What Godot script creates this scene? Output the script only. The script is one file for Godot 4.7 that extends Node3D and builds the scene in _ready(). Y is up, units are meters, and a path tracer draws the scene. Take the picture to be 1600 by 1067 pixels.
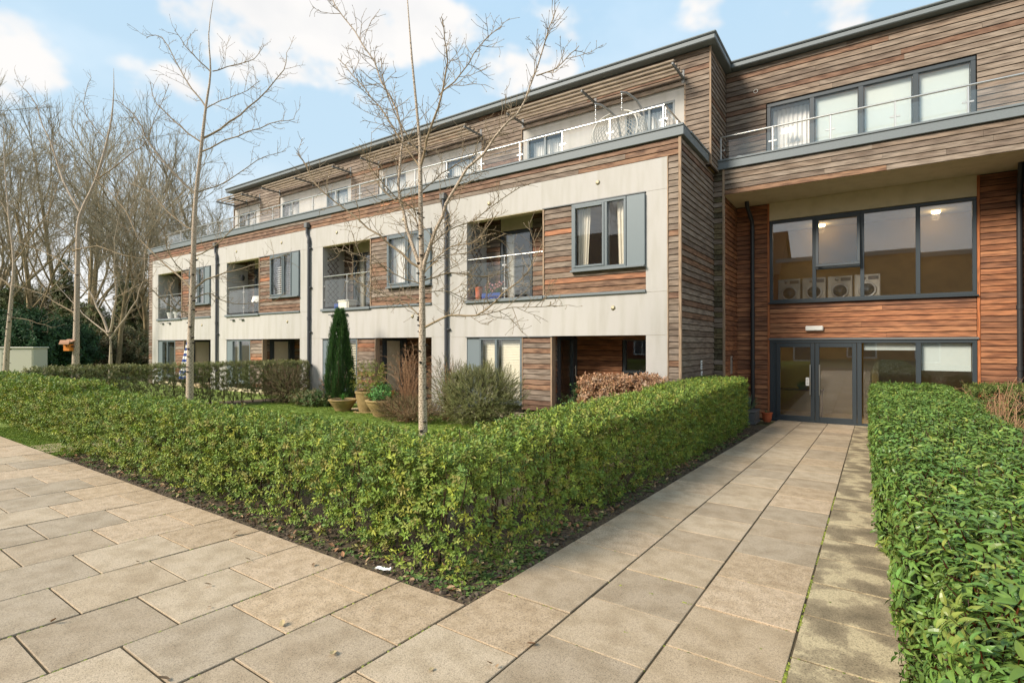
extends Node3D

# A courtyard corner: a three-storey flats building with timber cladding, hedges, bare birches and a slab path.
# x runs along the long front, -z runs up the path towards the entrance, the ground falls 3 cm per metre that way.

const SLOPE := 0.031
const FRONT := -11.83      # plane of the long white front
const BAY := 6.76          # width of one dwelling in the long front
const ENTRY := -16.46      # plane of the entrance wall
const EDGE := -14.8        # plane of the fascia over the entrance
const FOCAL := 820.6
const EYE := 1.65
const YAW := 0.601325

var rng := RandomNumberGenerator.new()
var mats := {}
var tex := {}
var taken := {}
var boards := []
var wedge: ArrayMesh
var unit_slab: ArrayMesh
var flats: Node3D


class Build:
	var v := PackedVector3Array()
	var n := PackedVector3Array()
	var c := PackedColorArray()
	var ix := PackedInt32Array()
	var col := Color(1, 1, 1)

	func quad(p0: Vector3, p1: Vector3, p2: Vector3, p3: Vector3) -> void:
		var m := (p2 - p0).cross(p1 - p0).normalized()
		var b := v.size()
		v.append(p0); v.append(p1); v.append(p2); v.append(p3)
		for k in 4:
			n.append(m)
			c.append(col)
		ix.append_array(PackedInt32Array([b, b + 1, b + 2, b, b + 2, b + 3]))

	func tri(p0: Vector3, p1: Vector3, p2: Vector3) -> void:
		var m := (p2 - p0).cross(p1 - p0).normalized()
		var b := v.size()
		v.append(p0); v.append(p1); v.append(p2)
		for k in 3:
			n.append(m)
			c.append(col)
		ix.append_array(PackedInt32Array([b, b + 1, b + 2]))

	func obox(t: Transform3D, lo: Vector3, hi: Vector3) -> void:
		var p := []
		for k in 8:
			p.append(t * Vector3(hi.x if k & 1 else lo.x, hi.y if k & 2 else lo.y, hi.z if k & 4 else lo.z))
		quad(p[6], p[7], p[5], p[4])
		quad(p[3], p[2], p[0], p[1])
		quad(p[7], p[3], p[1], p[5])
		quad(p[2], p[6], p[4], p[0])
		quad(p[2], p[3], p[7], p[6])
		quad(p[4], p[5], p[1], p[0])

	func box(x0: float, x1: float, y0: float, y1: float, z0: float, z1: float) -> void:
		obox(Transform3D.IDENTITY, Vector3(x0, y0, z0), Vector3(x1, y1, z1))

	# a box with its edges and corners cut at 45 degrees
	func cbox(t: Transform3D, lo: Vector3, hi: Vector3, e: float) -> void:
		var mid := (lo + hi) * 0.5
		var h := (hi - lo) * 0.5
		e = minf(e, minf(h.x, minf(h.y, h.z)) * 0.8)
		for axis in 3:
			var a1 := (axis + 1) % 3
			var a2 := (axis + 2) % 3
			for s in [-1.0, 1.0]:
				var p := []
				for q in [[-1.0, -1.0], [-1.0, 1.0], [1.0, 1.0], [1.0, -1.0]]:
					var w := Vector3.ZERO
					w[axis] = s * h[axis]
					w[a1] = q[0] * (h[a1] - e)
					w[a2] = q[1] * (h[a2] - e)
					p.append(t * (mid + w))
				if s > 0:
					quad(p[0], p[1], p[2], p[3])
				else:
					quad(p[3], p[2], p[1], p[0])
				# the edge between this face's axis and the next
				for r in [-1.0, 1.0]:
					var f := []
					for g in [[0, -1.0], [0, 1.0], [1, 1.0], [1, -1.0]]:
						var w := Vector3.ZERO
						w[axis] = s * (h[axis] - (e if g[0] == 1 else 0.0))
						w[a1] = r * (h[a1] - (0.0 if g[0] == 1 else e))
						w[a2] = g[1] * (h[a2] - e)
						f.append(t * (mid + w))
					if s * r > 0:
						quad(f[0], f[1], f[2], f[3])
					else:
						quad(f[3], f[2], f[1], f[0])
		for k in 8:
			var sg := Vector3(1 if k & 1 else -1, 1 if k & 2 else -1, 1 if k & 4 else -1)
			var q0 := t * (mid + sg * Vector3(h.x, h.y - e, h.z - e))
			var q1 := t * (mid + sg * Vector3(h.x - e, h.y, h.z - e))
			var q2 := t * (mid + sg * Vector3(h.x - e, h.y - e, h.z))
			if sg.x * sg.y * sg.z > 0:
				tri(q0, q2, q1)
			else:
				tri(q0, q1, q2)

	func tube(pts: PackedVector3Array, rad: PackedFloat32Array, sides: int, cap := true) -> void:
		var count := pts.size()
		var first := v.size()
		var t := (pts[1] - pts[0]).normalized()
		var a := t.cross(Vector3(0.31, 0.12, 0.94)).normalized()
		if t.cross(Vector3(0.31, 0.12, 0.94)).length() < 0.05:
			a = t.cross(Vector3(1, 0, 0)).normalized()
		for k in count:
			if k > 0 and k < count - 1:
				t = (pts[k + 1] - pts[k - 1]).normalized()
			elif k == count - 1:
				t = (pts[k] - pts[k - 1]).normalized()
			a = (a - t * a.dot(t)).normalized()
			var b := t.cross(a)
			for j in sides:
				var w := TAU * j / sides
				var d := a * cos(w) + b * sin(w)
				v.append(pts[k] + d * rad[k])
				n.append(d)
				c.append(col)
		for k in count - 1:
			for j in sides:
				var j2 := (j + 1) % sides
				var q := first + k * sides
				ix.append_array(PackedInt32Array([q + j, q + sides + j, q + sides + j2, q + j, q + sides + j2, q + j2]))
		if cap and rad[count - 1] > 0.004:
			var m := v.size()
			v.append(pts[count - 1]); n.append(t); c.append(col)
			var q2 := first + (count - 1) * sides
			for j in sides:
				ix.append_array(PackedInt32Array([q2 + j, m, q2 + (j + 1) % sides]))

	func rod(p0: Vector3, p1: Vector3, r: float, sides := 8) -> void:
		tube(PackedVector3Array([p0, p1]), PackedFloat32Array([r, r]), sides)

	# profile: points (radius, height) from the bottom up
	func lathe(at: Vector3, profile: Array, sides := 20, squash := Vector2(1, 1)) -> void:
		for k in profile.size() - 1:
			var p: Vector2 = profile[k]
			var q: Vector2 = profile[k + 1]
			var e := q - p
			var out := Vector2(e.y, -e.x).normalized()
			var b := v.size()
			for j in sides + 1:
				var w := TAU * j / sides
				var d := Vector3(sin(w) * squash.x, 0, cos(w) * squash.y)
				v.append(at + d * p.x + Vector3(0, p.y, 0))
				v.append(at + d * q.x + Vector3(0, q.y, 0))
				var m := (Vector3(sin(w) * out.x, out.y, cos(w) * out.x)).normalized()
				n.append(m); n.append(m)
				c.append(col); c.append(col)
			for j in sides:
				var i0 := b + j * 2
				ix.append_array(PackedInt32Array([i0, i0 + 1, i0 + 3, i0, i0 + 3, i0 + 2]))

	func ball(at: Vector3, r: Vector3, rings := 6, sides := 10) -> void:
		var b := v.size()
		for k in rings + 1:
			var u := PI * k / rings
			for j in sides + 1:
				var w := TAU * j / sides
				var d := Vector3(sin(u) * sin(w), cos(u), sin(u) * cos(w))
				v.append(at + d * r)
				n.append((d / r).normalized())
				c.append(col)
		for k in rings:
			for j in sides:
				var i0 := b + k * (sides + 1) + j
				var i1 := i0 + sides + 1
				ix.append_array(PackedInt32Array([i0, i0 + 1, i1 + 1, i0, i1 + 1, i1]))

	func into(m: ArrayMesh) -> void:
		var a := []
		a.resize(Mesh.ARRAY_MAX)
		a[Mesh.ARRAY_VERTEX] = v
		a[Mesh.ARRAY_NORMAL] = n
		a[Mesh.ARRAY_COLOR] = c
		a[Mesh.ARRAY_INDEX] = ix
		m.add_surface_from_arrays(Mesh.PRIMITIVE_TRIANGLES, a)

	func mesh() -> ArrayMesh:
		var m := ArrayMesh.new()
		into(m)
		return m


# ---------------------------------------------------------------- helpers

func ground_y(z: float) -> float:
	return SLOPE * clampf(z, -19.0, 9.0)

func rnd(a: float, b: float) -> float:
	return rng.randf_range(a, b)

func rvec() -> Vector3:
	return Vector3(rng.randfn(), rng.randfn(), rng.randfn()).normalized()

func numbered(called: String) -> String:
	taken[called] = taken.get(called, -1) + 1
	return called if taken[called] == 0 else "%s_%03d" % [called, taken[called]]

func tag(o: Node3D, label: String, category: String, group := "", kind := "") -> Node3D:
	if label:
		o.set_meta("label", label)
	if category:
		o.set_meta("category", category)
	if group:
		o.set_meta("group", group)
	if kind:
		o.set_meta("kind", kind)
	return o

func thing(called: String, at: Vector3, label: String, category: String, group := "", turn := 0.0) -> Node3D:
	var o := Node3D.new()
	o.name = numbered(called)
	add_child(o)
	o.position = at
	o.rotation.y = turn
	return tag(o, label, category, group)

func part(called: String, b: Build, m: Material, parent: Node3D) -> MeshInstance3D:
	return place(called, b.mesh(), m, parent)

func place(called: String, mesh: Mesh, m: Material, parent: Node3D) -> MeshInstance3D:
	var o := MeshInstance3D.new()
	o.name = numbered(called) if parent == self else called
	o.mesh = mesh
	o.material_override = m
	parent.add_child(o, true)
	return o

func holder(called: String, parent: Node3D) -> Node3D:
	var o := Node3D.new()
	o.name = called
	parent.add_child(o, true)
	return o

func setting(called: String, b: Build, m: Material) -> MeshInstance3D:
	var o := part(called, b, m, self)
	o.set_meta("kind", "structure")
	return o

func scatter(called: String, mesh: Mesh, m: Material, at: Array, tint: PackedColorArray, parent: Node3D, stuff := true) -> MultiMeshInstance3D:
	var mm := MultiMesh.new()
	mm.transform_format = MultiMesh.TRANSFORM_3D
	mm.use_colors = true
	mm.mesh = mesh
	mm.instance_count = at.size()
	for k in at.size():
		mm.set_instance_transform(k, at[k])
		mm.set_instance_color(k, tint[k])
	var o := MultiMeshInstance3D.new()
	o.name = numbered(called) if parent == self else called
	o.multimesh = mm
	o.material_override = m
	parent.add_child(o, true)
	if stuff:
		o.set_meta("kind", "stuff")
	return o

# where a point of the place shows in the photograph (1600 wide), and its distance into the picture
func seen(p: Vector3) -> Vector3:
	var q := p - Vector3(0, EYE, 0)
	var deep := -sin(YAW) * q.x - cos(YAW) * q.z
	if deep < 0.2:
		return Vector3(-9999, -9999, 0.01)
	return Vector3(800 + FOCAL * (cos(YAW) * q.x - sin(YAW) * q.z) / deep, 538 - FOCAL * q.y / deep, deep)

func ray(x: float, y: float, deep: float) -> Vector3:
	var a := (x - 800.0) / FOCAL
	return Vector3(0, EYE, 0) + deep * Vector3(-sin(YAW) + a * cos(YAW), (538.0 - y) / FOCAL, -cos(YAW) - a * sin(YAW))

func basis_up(up: Vector3, spin: float, s: float) -> Basis:
	var side := up.cross(Vector3(0.37, 0.21, 0.9)).normalized()
	var fwd := side.cross(up)
	return Basis(side * s, up * s, fwd * s).rotated(up, spin)


# ---------------------------------------------------------------- materials

func noise_tex(called: String, size: int, freq: float, stops: Array, octaves := 4, kind := FastNoiseLite.TYPE_SIMPLEX_SMOOTH) -> NoiseTexture2D:
	var f := FastNoiseLite.new()
	f.noise_type = kind
	f.frequency = freq
	f.seed = called.hash() % 10000
	f.fractal_octaves = octaves
	f.fractal_type = FastNoiseLite.FRACTAL_FBM if octaves > 1 else FastNoiseLite.FRACTAL_NONE
	var g := Gradient.new()
	var offs := PackedFloat32Array()
	var cols := PackedColorArray()
	for s in stops:
		offs.append(s[0])
		cols.append(s[1])
	g.offsets = offs
	g.colors = cols
	var t := NoiseTexture2D.new()
	t.width = size
	t.height = size
	t.seamless = true
	t.noise = f
	t.color_ramp = g
	tex[called] = t
	return t

func grey(x: float) -> Color:
	return Color(x, x, x)

func rgb(r: int, g: int, b: int) -> Color:
	return Color(r / 255.0, g / 255.0, b / 255.0)

func mat(called: String, col: Color, rough := 0.8, metal := 0.0) -> StandardMaterial3D:
	var m := StandardMaterial3D.new()
	m.resource_name = called
	m.albedo_color = col
	m.roughness = rough
	m.metallic = metal
	mats[called] = m
	return m

func skin(m: StandardMaterial3D, t: String, scale: Vector3, offset := Vector3.ZERO) -> StandardMaterial3D:
	m.albedo_texture = tex[t]
	m.uv1_triplanar = true
	m.uv1_world_triplanar = true
	m.uv1_scale = scale
	m.uv1_offset = offset
	m.uv1_triplanar_sharpness = 8.0
	return m

func over(m: StandardMaterial3D, t: String, scale: Vector3, offset := Vector3.ZERO) -> StandardMaterial3D:
	m.detail_enabled = true
	m.detail_blend_mode = BaseMaterial3D.BLEND_MODE_MUL
	m.detail_albedo = tex[t]
	m.detail_uv_layer = BaseMaterial3D.DETAIL_UV_2
	m.uv2_triplanar = true
	m.uv2_world_triplanar = true
	m.uv2_scale = scale
	m.uv2_offset = offset
	m.uv2_triplanar_sharpness = 8.0
	return m

func relief(m: StandardMaterial3D, t: String, cm: float) -> StandardMaterial3D:
	m.heightmap_enabled = true
	m.heightmap_texture = tex[t]
	m.heightmap_scale = cm
	return m

func leafy(called: String, rough := 0.5, through := 0.35) -> StandardMaterial3D:
	var m := mat(called, Color(1, 1, 1), rough)
	m.vertex_color_use_as_albedo = true
	m.backlight_enabled = true
	m.backlight = Color(through, through, through * 0.6)
	m.metallic_specular = 0.35
	return m

func make_materials() -> void:
	noise_tex("grain", 512, 0.012, [[0.0, grey(0.66)], [0.3, grey(0.82)], [0.5, grey(0.93)], [0.72, grey(1.0)], [1.0, grey(0.9)]], 5)
	noise_tex("blotch", 256, 0.012, [[0.0, rgb(196, 188, 180)], [0.42, rgb(232, 228, 224)], [0.65, rgb(255, 253, 250)], [1.0, rgb(255, 255, 255)]], 4)
	noise_tex("cedar_stain", 256, 0.014, [[0.0, rgb(168, 154, 144)], [0.34, rgb(214, 204, 196)], [0.58, rgb(247, 244, 240)], [1.0, rgb(255, 255, 255)]], 4)
	noise_tex("speckle", 512, 0.42, [[0.0, grey(0.5)], [0.28, grey(0.8)], [0.5, grey(0.94)], [0.75, grey(1.0)], [1.0, grey(1.0)]], 2, FastNoiseLite.TYPE_VALUE)
	noise_tex("dirt", 512, 0.014, [[0.0, rgb(222, 217, 209)], [0.38, rgb(240, 238, 233)], [0.6, rgb(251, 250, 248)], [1.0, rgb(255, 255, 255)]], 8)
	noise_tex("splash", 512, 0.009, [[0.0, rgb(150, 143, 130)], [0.40, rgb(186, 178, 164)], [0.56, rgb(212, 205, 190)], [0.64, rgb(246, 240, 222)], [1.0, rgb(255, 250, 232)]], 7)
	noise_tex("streak", 512, 0.01, [[0.0, rgb(240, 238, 233)], [0.4, rgb(249, 248, 245)], [0.65, rgb(254, 253, 252)], [1.0, rgb(255, 255, 255)]], 4)
	noise_tex("stucco", 256, 0.2, [[0.0, grey(0.86)], [0.5, grey(0.96)], [1.0, grey(1.0)]], 2)
	noise_tex("soil", 512, 0.03, [[0.0, rgb(38, 30, 22)], [0.4, rgb(66, 53, 40)], [0.6, rgb(92, 76, 58)], [0.75, rgb(78, 74, 44)], [1.0, rgb(120, 104, 84)]], 6)
	noise_tex("turf", 512, 0.02, [[0.0, rgb(70, 84, 30)], [0.4, rgb(98, 118, 40)], [0.6, rgb(122, 144, 48)], [1.0, rgb(140, 150, 70)]], 6)
	noise_tex("wood_floor", 512, 0.02, [[0.0, rgb(60, 52, 34)], [0.4, rgb(86, 76, 50)], [0.55, rgb(84, 92, 44)], [0.75, rgb(116, 98, 68)], [1.0, rgb(96, 108, 52)]], 6)
	noise_tex("bark", 512, 0.02, [[0.0, rgb(58, 50, 44)], [0.26, rgb(104, 94, 84)], [0.38, rgb(176, 164, 150)], [0.6, rgb(206, 195, 182)], [1.0, rgb(230, 222, 210)]], 5)
	noise_tex("brick_wall", 512, 0.06, [[0.0, rgb(140, 120, 110)], [0.5, rgb(215, 205, 198)], [1.0, rgb(255, 250, 244)]], 3)
	noise_tex("rough_stone", 256, 0.05, [[0.0, rgb(130, 118, 96)], [0.4, rgb(206, 196, 176)], [1.0, rgb(255, 252, 244)]], 4)

	var k := 0
	for tone in [rgb(144, 129, 115), rgb(137, 122, 108), rgb(149, 135, 121), rgb(130, 115, 102), rgb(145, 128, 112), rgb(152, 138, 124), rgb(140, 126, 113)]:
		var m := mat("grey_board_%d" % k, tone, 0.85)
		skin(m, "grain", Vector3(0.3, 6.0, 0.3), Vector3(k * 0.37, k * 0.61, k * 0.23))
		over(m, "blotch", Vector3(0.45, 1.6, 0.45), Vector3(k * 0.29, k * 0.17, k * 0.41))
		relief(m, "grain", 0.25)
		k += 1
	k = 0
	for tone in [rgb(178, 118, 78), rgb(166, 110, 72), rgb(154, 103, 70), rgb(182, 126, 86), rgb(144, 97, 67), rgb(170, 115, 78)]:
		var m := mat("cedar_board_%d" % k, tone, 0.72)
		skin(m, "grain", Vector3(0.34, 5.0, 0.34), Vector3(k * 0.31, k * 0.47, k * 0.53))
		over(m, "cedar_stain", Vector3(0.35, 2.6, 0.35), Vector3(k * 0.19, k * 0.37, k * 0.11))
		relief(m, "grain", 0.2)
		k += 1
	k = 0
	for tone in [rgb(150, 116, 90), rgb(140, 110, 88), rgb(132, 102, 82)]:
		var m := mat("brown_board_%d" % k, tone, 0.8)
		skin(m, "grain", Vector3(0.3, 5.5, 0.3), Vector3(k * 0.27, k * 0.77, k * 0.13))
		over(m, "cedar_stain", Vector3(0.5, 1.8, 0.5), Vector3(k * 0.59, k * 0.07, k * 0.31))
		relief(m, "grain", 0.22)
		k += 1
	k = 0
	for tone in [rgb(112, 104, 74), rgb(92, 86, 66), rgb(124, 112, 84)]:
		var m := mat("mossy_board_%d" % k, tone, 0.9)
		skin(m, "grain", Vector3(0.3, 5.0, 0.3), Vector3(k * 0.67, k * 0.27, k * 0.83))
		over(m, "cedar_stain", Vector3(2.2, 2.6, 2.2), Vector3(k * 0.59, k * 0.57, k * 0.31))
		k += 1
	k = 0
	for tone in [rgb(190, 170, 143), rgb(182, 163, 138), rgb(196, 177, 151), rgb(176, 158, 134), rgb(188, 167, 139), rgb(180, 163, 140)]:
		var m := mat("slab_%d" % k, tone, 0.88)
		skin(m, "speckle", Vector3(1.4, 1.4, 1.4), Vector3(k * 0.31, 0, k * 0.57))
		over(m, "dirt", Vector3(0.55, 0.55, 0.55), Vector3(k * 0.21, 0, k * 0.43))
		k += 1
	for j in 3:
		var m := mat("grimy_slab_%d" % j, [rgb(198, 174, 144), rgb(190, 167, 138), rgb(200, 177, 149)][j], 0.92)
		skin(m, "speckle", Vector3(0.9, 0.9, 0.9), Vector3(j * 0.41, 0, j * 0.27))
		over(m, "dirt", Vector3(0.9, 0.9, 0.9), Vector3(j * 0.3, 0, j * 0.7))
	for j in 2:
		var m := mat("stained_slab_%d" % j, rgb(200, 187, 162), 0.92)
		skin(m, "speckle", Vector3(0.9, 0.9, 0.9), Vector3(j * 0.41, 0, j * 0.27))
		over(m, "splash", Vector3(0.55, 0.55, 0.5), Vector3(j * 0.33 + 0.1, 0, j * 0.47))

	over(skin(mat("render", rgb(192, 189, 184), 0.92), "stucco", Vector3(2.5, 2.5, 2.5)), "streak", Vector3(0.62, 0.1, 0.62))
	over(skin(mat("soffit", rgb(222, 208, 174), 0.9), "stucco", Vector3(2.5, 2.5, 2.5)), "streak", Vector3(0.5, 0.5, 0.5))
	skin(mat("inside_wall", rgb(176, 150, 96), 0.9), "stucco", Vector3(1, 1, 1))
	skin(mat("lobby_wall", rgb(160, 136, 76), 0.9), "stucco", Vector3(1, 1, 1))
	mat("inside_dark", rgb(96, 88, 78), 0.9)
	mat("inside_floor", rgb(176, 150, 104), 0.6)
	mat("backing", rgb(44, 35, 29), 0.95)
	mat("trim_wood", rgb(168, 143, 118), 0.85)
	mat("trim_cedar", rgb(186, 112, 66), 0.8)
	skin(mats.trim_wood, "grain", Vector3(5, 0.4, 5))
	skin(mats.trim_cedar, "grain", Vector3(5, 0.4, 5))
	skin(mat("slate_metal", rgb(116, 124, 127), 0.6), "stucco", Vector3(0.7, 0.7, 0.7))
	mat("frame_metal", rgb(98, 108, 112), 0.45)
	mat("panel_metal", rgb(110, 121, 125), 0.5)
	mat("dark_frame", rgb(52, 60, 65), 0.42)
	mat("black_plastic", rgb(44, 45, 47), 0.45)
	mat("pipe_grey", rgb(70, 72, 76), 0.5)
	mat("seal", rgb(24, 25, 26), 0.7)
	mat("steel", rgb(214, 212, 206), 0.28, 0.9)
	mat("white_plastic", rgb(236, 234, 226), 0.45)
	mat("shade_slat", rgb(160, 144, 124), 0.8)
	skin(mats.shade_slat, "grain", Vector3(0.3, 5.0, 5.0))
	mat("bracket_metal", rgb(104, 106, 106), 0.55)
	mat("cloth_white", rgb(236, 233, 226), 0.9)
	mat("curtain", rgb(226, 220, 204), 0.95)
	mat("blind", rgb(232, 226, 205), 0.85)
	mat("roller", rgb(192, 201, 195), 0.85)
	mat("terracotta", rgb(182, 92, 54), 0.85)
	over(skin(mat("stoneware", rgb(196, 174, 128), 0.92), "rough_stone", Vector3(6, 6, 6)), "dirt", Vector3(1.2, 1.2, 1.2))
	relief(mats.stoneware, "rough_stone", 0.8)
	mat("lead_grey", rgb(92, 92, 92), 0.6)
	mat("compost", rgb(56, 44, 34), 1.0)
	mat("blue_glaze", rgb(40, 66, 132), 0.3)
	mat("flower_pink", rgb(190, 132, 134), 0.8)
	mat("machine_white", rgb(150, 146, 136), 0.5)
	mat("lattice_brown", rgb(84, 62, 48), 0.9)
	mat("rattan_grey", rgb(190, 186, 176), 0.7)
	mat("tube_grey", rgb(150, 150, 148), 0.4, 0.4)
	mat("cabinet_grey", rgb(186, 182, 164), 0.55)
	mat("sign_white", rgb(238, 238, 234), 0.6)
	mat("sign_red", rgb(200, 62, 48), 0.6)
	mat("ink", rgb(70, 70, 72), 0.7)
	mat("bird_orange", rgb(214, 128, 44), 0.8)
	mat("bird_roof", rgb(170, 128, 100), 0.85)
	mat("parasol_blue", rgb(52, 74, 140), 0.9)
	mat("litter_white", rgb(238, 240, 242), 0.5)
	over(skin(mat("brick_red", rgb(156, 92, 66), 0.92), "brick_wall", Vector3(2, 6, 2)), "blotch", Vector3(0.3, 0.3, 0.3))
	over(skin(mat("brick_buff", rgb(224, 174, 104), 0.92), "brick_wall", Vector3(2, 6, 2)), "blotch", Vector3(0.3, 0.3, 0.3))
	over(skin(mat("roof_tile", rgb(150, 104, 66), 0.92), "brick_wall", Vector3(3, 5, 3)), "blotch", Vector3(0.3, 0.3, 0.3))
	mat("dark_glass", rgb(70, 78, 84), 0.08)
	skin(mat("soil", Color(1, 1, 1), 1.0), "soil", Vector3(1.6, 1.6, 1.6))
	relief(mats.soil, "soil", 2.0)
	skin(mat("turf", Color(1, 1, 1), 1.0), "turf", Vector3(0.9, 0.9, 0.9))
	skin(mat("rough_ground", Color(1, 1, 1), 1.0), "wood_floor", Vector3(0.5, 0.5, 0.5))
	over(skin(mat("joint_sand", rgb(84, 72, 50), 1.0), "speckle", Vector3(3, 3, 3)), "dirt", Vector3(1.1, 1.1, 1.1))
	over(skin(mat("buff_path", rgb(204, 182, 146), 1.0), "speckle", Vector3(2, 2, 2)), "dirt", Vector3(0.7, 0.7, 0.7))
	var bark := mat("birch_bark", rgb(244, 235, 222), 0.88)
	skin(bark, "bark", Vector3(2.2, 5.5, 2.2))
	relief(bark, "bark", 0.5)
	mat("knot", rgb(54, 46, 40), 0.95)
	mat("twig", rgb(146, 128, 102), 0.9)
	over(skin(mat("wood_bark", rgb(176, 164, 134), 0.95), "rough_stone", Vector3(2, 0.7, 2)), "blotch", Vector3(0.8, 0.4, 0.8))
	mat("wood_twig", rgb(150, 140, 116), 0.95)
	mat("bare_twig", rgb(158, 122, 90), 0.9)
	skin(mat("hedge_stem", rgb(92, 78, 60), 0.95), "rough_stone", Vector3(4, 2, 4))
	leafy("leaf", 0.5, 0.5)
	leafy("glossy_leaf", 0.3, 0.45)
	leafy("dry_leaf", 0.85, 0.4)
	leafy("grass", 0.7, 0.5)

	var g := mat("glass", Color(0.86, 0.93, 0.92, 0.002), 0.015)
	g.transparency = BaseMaterial3D.TRANSPARENCY_ALPHA
	var g2 := mat("rail_glass", Color(0.72, 0.86, 0.83, 0.01), 0.015)
	g2.transparency = BaseMaterial3D.TRANSPARENCY_ALPHA
	var l := mat("lamp_glow", rgb(255, 240, 210), 0.6)
	l.emission_enabled = true
	l.emission = rgb(255, 226, 170)
	l.emission_energy_multiplier = 4.0


func _ready() -> void:
	rng.seed = 20240311
	var cam := Camera3D.new()
	cam.name = "camera"
	add_child(cam)
	cam.position = Vector3(0, EYE, 0)
	cam.rotation = Vector3(deg_to_rad(0.314), YAW, 0)
	cam.fov = 66.06
	cam.near = 0.05
	cam.far = 900.0
	cam.current = true

	var env := Environment.new()
	env.background_mode = Environment.BG_SKY
	env.sky = Sky.new()
	env.sky.sky_material = make_sky()
	env.tonemap_mode = Environment.TONE_MAPPER_LINEAR
	env.tonemap_exposure = 1.82
	env.ambient_light_source = Environment.AMBIENT_SOURCE_SKY
	env.sdfgi_enabled = true
	env.ssao_enabled = true
	env.ssil_enabled = true
	var world := WorldEnvironment.new()
	world.name = "world"
	world.environment = env
	add_child(world)

	var sun := DirectionalLight3D.new()
	sun.name = "sun"
	add_child(sun)
	sun.look_at_from_position(Vector3(-4.6, 6.6, 8.6), Vector3.ZERO)
	sun.light_energy = 1.1
	sun.light_color = Color(1.0, 0.955, 0.89)
	sun.light_angular_distance = 20.0
	sun.shadow_enabled = true

	make_materials()
	make_units()
	build_ground()
	build_pavement()
	flats = thing("apartment_building", Vector3.ZERO, "three-storey apartment building with white render bays and weathered timber cladding", "building")
	build_core()
	for k in 4:
		build_bay(k)
	build_terrace_front()
	build_entrance()
	build_upper_floors()
	build_rails()
	build_pipes()
	lay_boards()
	build_brick_house()
	build_hedges()
	build_birches()
	build_woods()
	build_garden()
	build_small_things()


func make_sky() -> PanoramaSkyMaterial:
	var w := 2048
	var h := 1024
	var im := Image.create(w, h, false, Image.FORMAT_RGBF)
	var f := FastNoiseLite.new()
	f.seed = 11
	f.noise_type = FastNoiseLite.TYPE_SIMPLEX_SMOOTH
	f.frequency = 3.2
	f.fractal_octaves = 6
	f.fractal_gain = 0.55
	# cloud banks: direction as a place in the picture, width and height in degrees, strength
	var banks := []
	for b in [[490, 20, 15.0, 7.5, 1.1], [640, 45, 10.0, 5.5, 0.95], [800, 108, 7.0, 3.4, 0.95], [870, 25, 4.5, 2.2, 0.5], [275, 125, 4.5, 1.6, 0.6], [310, 165, 5.0, 1.5, 0.4], [65, 122, 2.2, 2.0, 0.75], [-30, 140, 6.0, 6.0, 0.8],
			[1330, 17, 4.5, 2.2, 0.8], [1110, 8, 3.5, 1.8, 0.6], [1250, 45, 4.0, 2.0, 0.35], [720, 275, 4.0, 1.2, 0.4], [20, 235, 9.0, 3.0, 0.5], [420, 205, 6.0, 1.5, 0.25]]:
		var d := (ray(b[0], b[1], 1.0) - Vector3(0, EYE, 0)).normalized()
		banks.append([atan2(d.x, -d.z), asin(d.y), deg_to_rad(b[2]), deg_to_rad(b[3]), b[4]])
	var low := Color(0.55, 0.545, 0.53)
	var mid := Color(0.32, 0.43, 0.52)
	var high := Color(0.235, 0.38, 0.53)
	for y in h:
		var up := PI * (0.5 - (y + 0.5) / h)
		var sy := sin(up)
		var base := Color(0.42, 0.42, 0.38)
		if sy >= 0.0:
			base = low.lerp(mid, smoothstep(0.03, 0.36, sy)).lerp(high, smoothstep(0.34, 0.85, sy))
		for x in w:
			if sy < -0.02:
				im.set_pixel(x, y, base)
				continue
			var a := wrapf(TAU * (x + 0.5) / w, -PI, PI)
			var d := Vector3(sin(a) * cos(up), sy, -cos(a) * cos(up))
			var nz := f.get_noise_3d(d.x * 1.0, d.y * 1.7, d.z * 1.0)
			var cover := 0.0
			var fine := f.get_noise_3d(d.x * 3.1, d.y * 4.6, d.z * 3.1)
			if absf(a + 0.6) < 1.15:
				var bank := -1.0
				for b in banks:
					var du: float = absf(a - b[0]) / b[2]
					var dv: float = (up - b[1]) / b[3]
					if du < 1.6 and absf(dv) < 1.6:
						bank = maxf(bank, b[4] * (1.0 - (du * du + dv * dv)))
				cover = smoothstep(-0.04, 0.46, bank * 0.8 + nz * 0.95 + fine * 0.6 - 0.12) * smoothstep(-0.35, 0.15, bank)
			else:
				cover = smoothstep(0.0, 0.34, nz * 0.9 + fine * 0.3 + 0.06)
			var thin := smoothstep(0.0, 0.5, nz * 0.6 + 0.1) * 0.15
			var under := clampf(f.get_noise_3d(d.x * 1.6 + 0.05, d.y * 3.0 + 0.06, d.z * 1.6) * 1.3 + 0.25, 0.0, 1.0)
			var white := Color(0.55, 0.54, 0.53).lerp(Color(0.45, 0.46, 0.475), under * 0.6)
			im.set_pixel(x, y, base.lerp(Color(0.68, 0.7, 0.71), thin).lerp(white, cover))
	var m := PanoramaSkyMaterial.new()
	m.panorama = ImageTexture.create_from_image(im)
	return m


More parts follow.
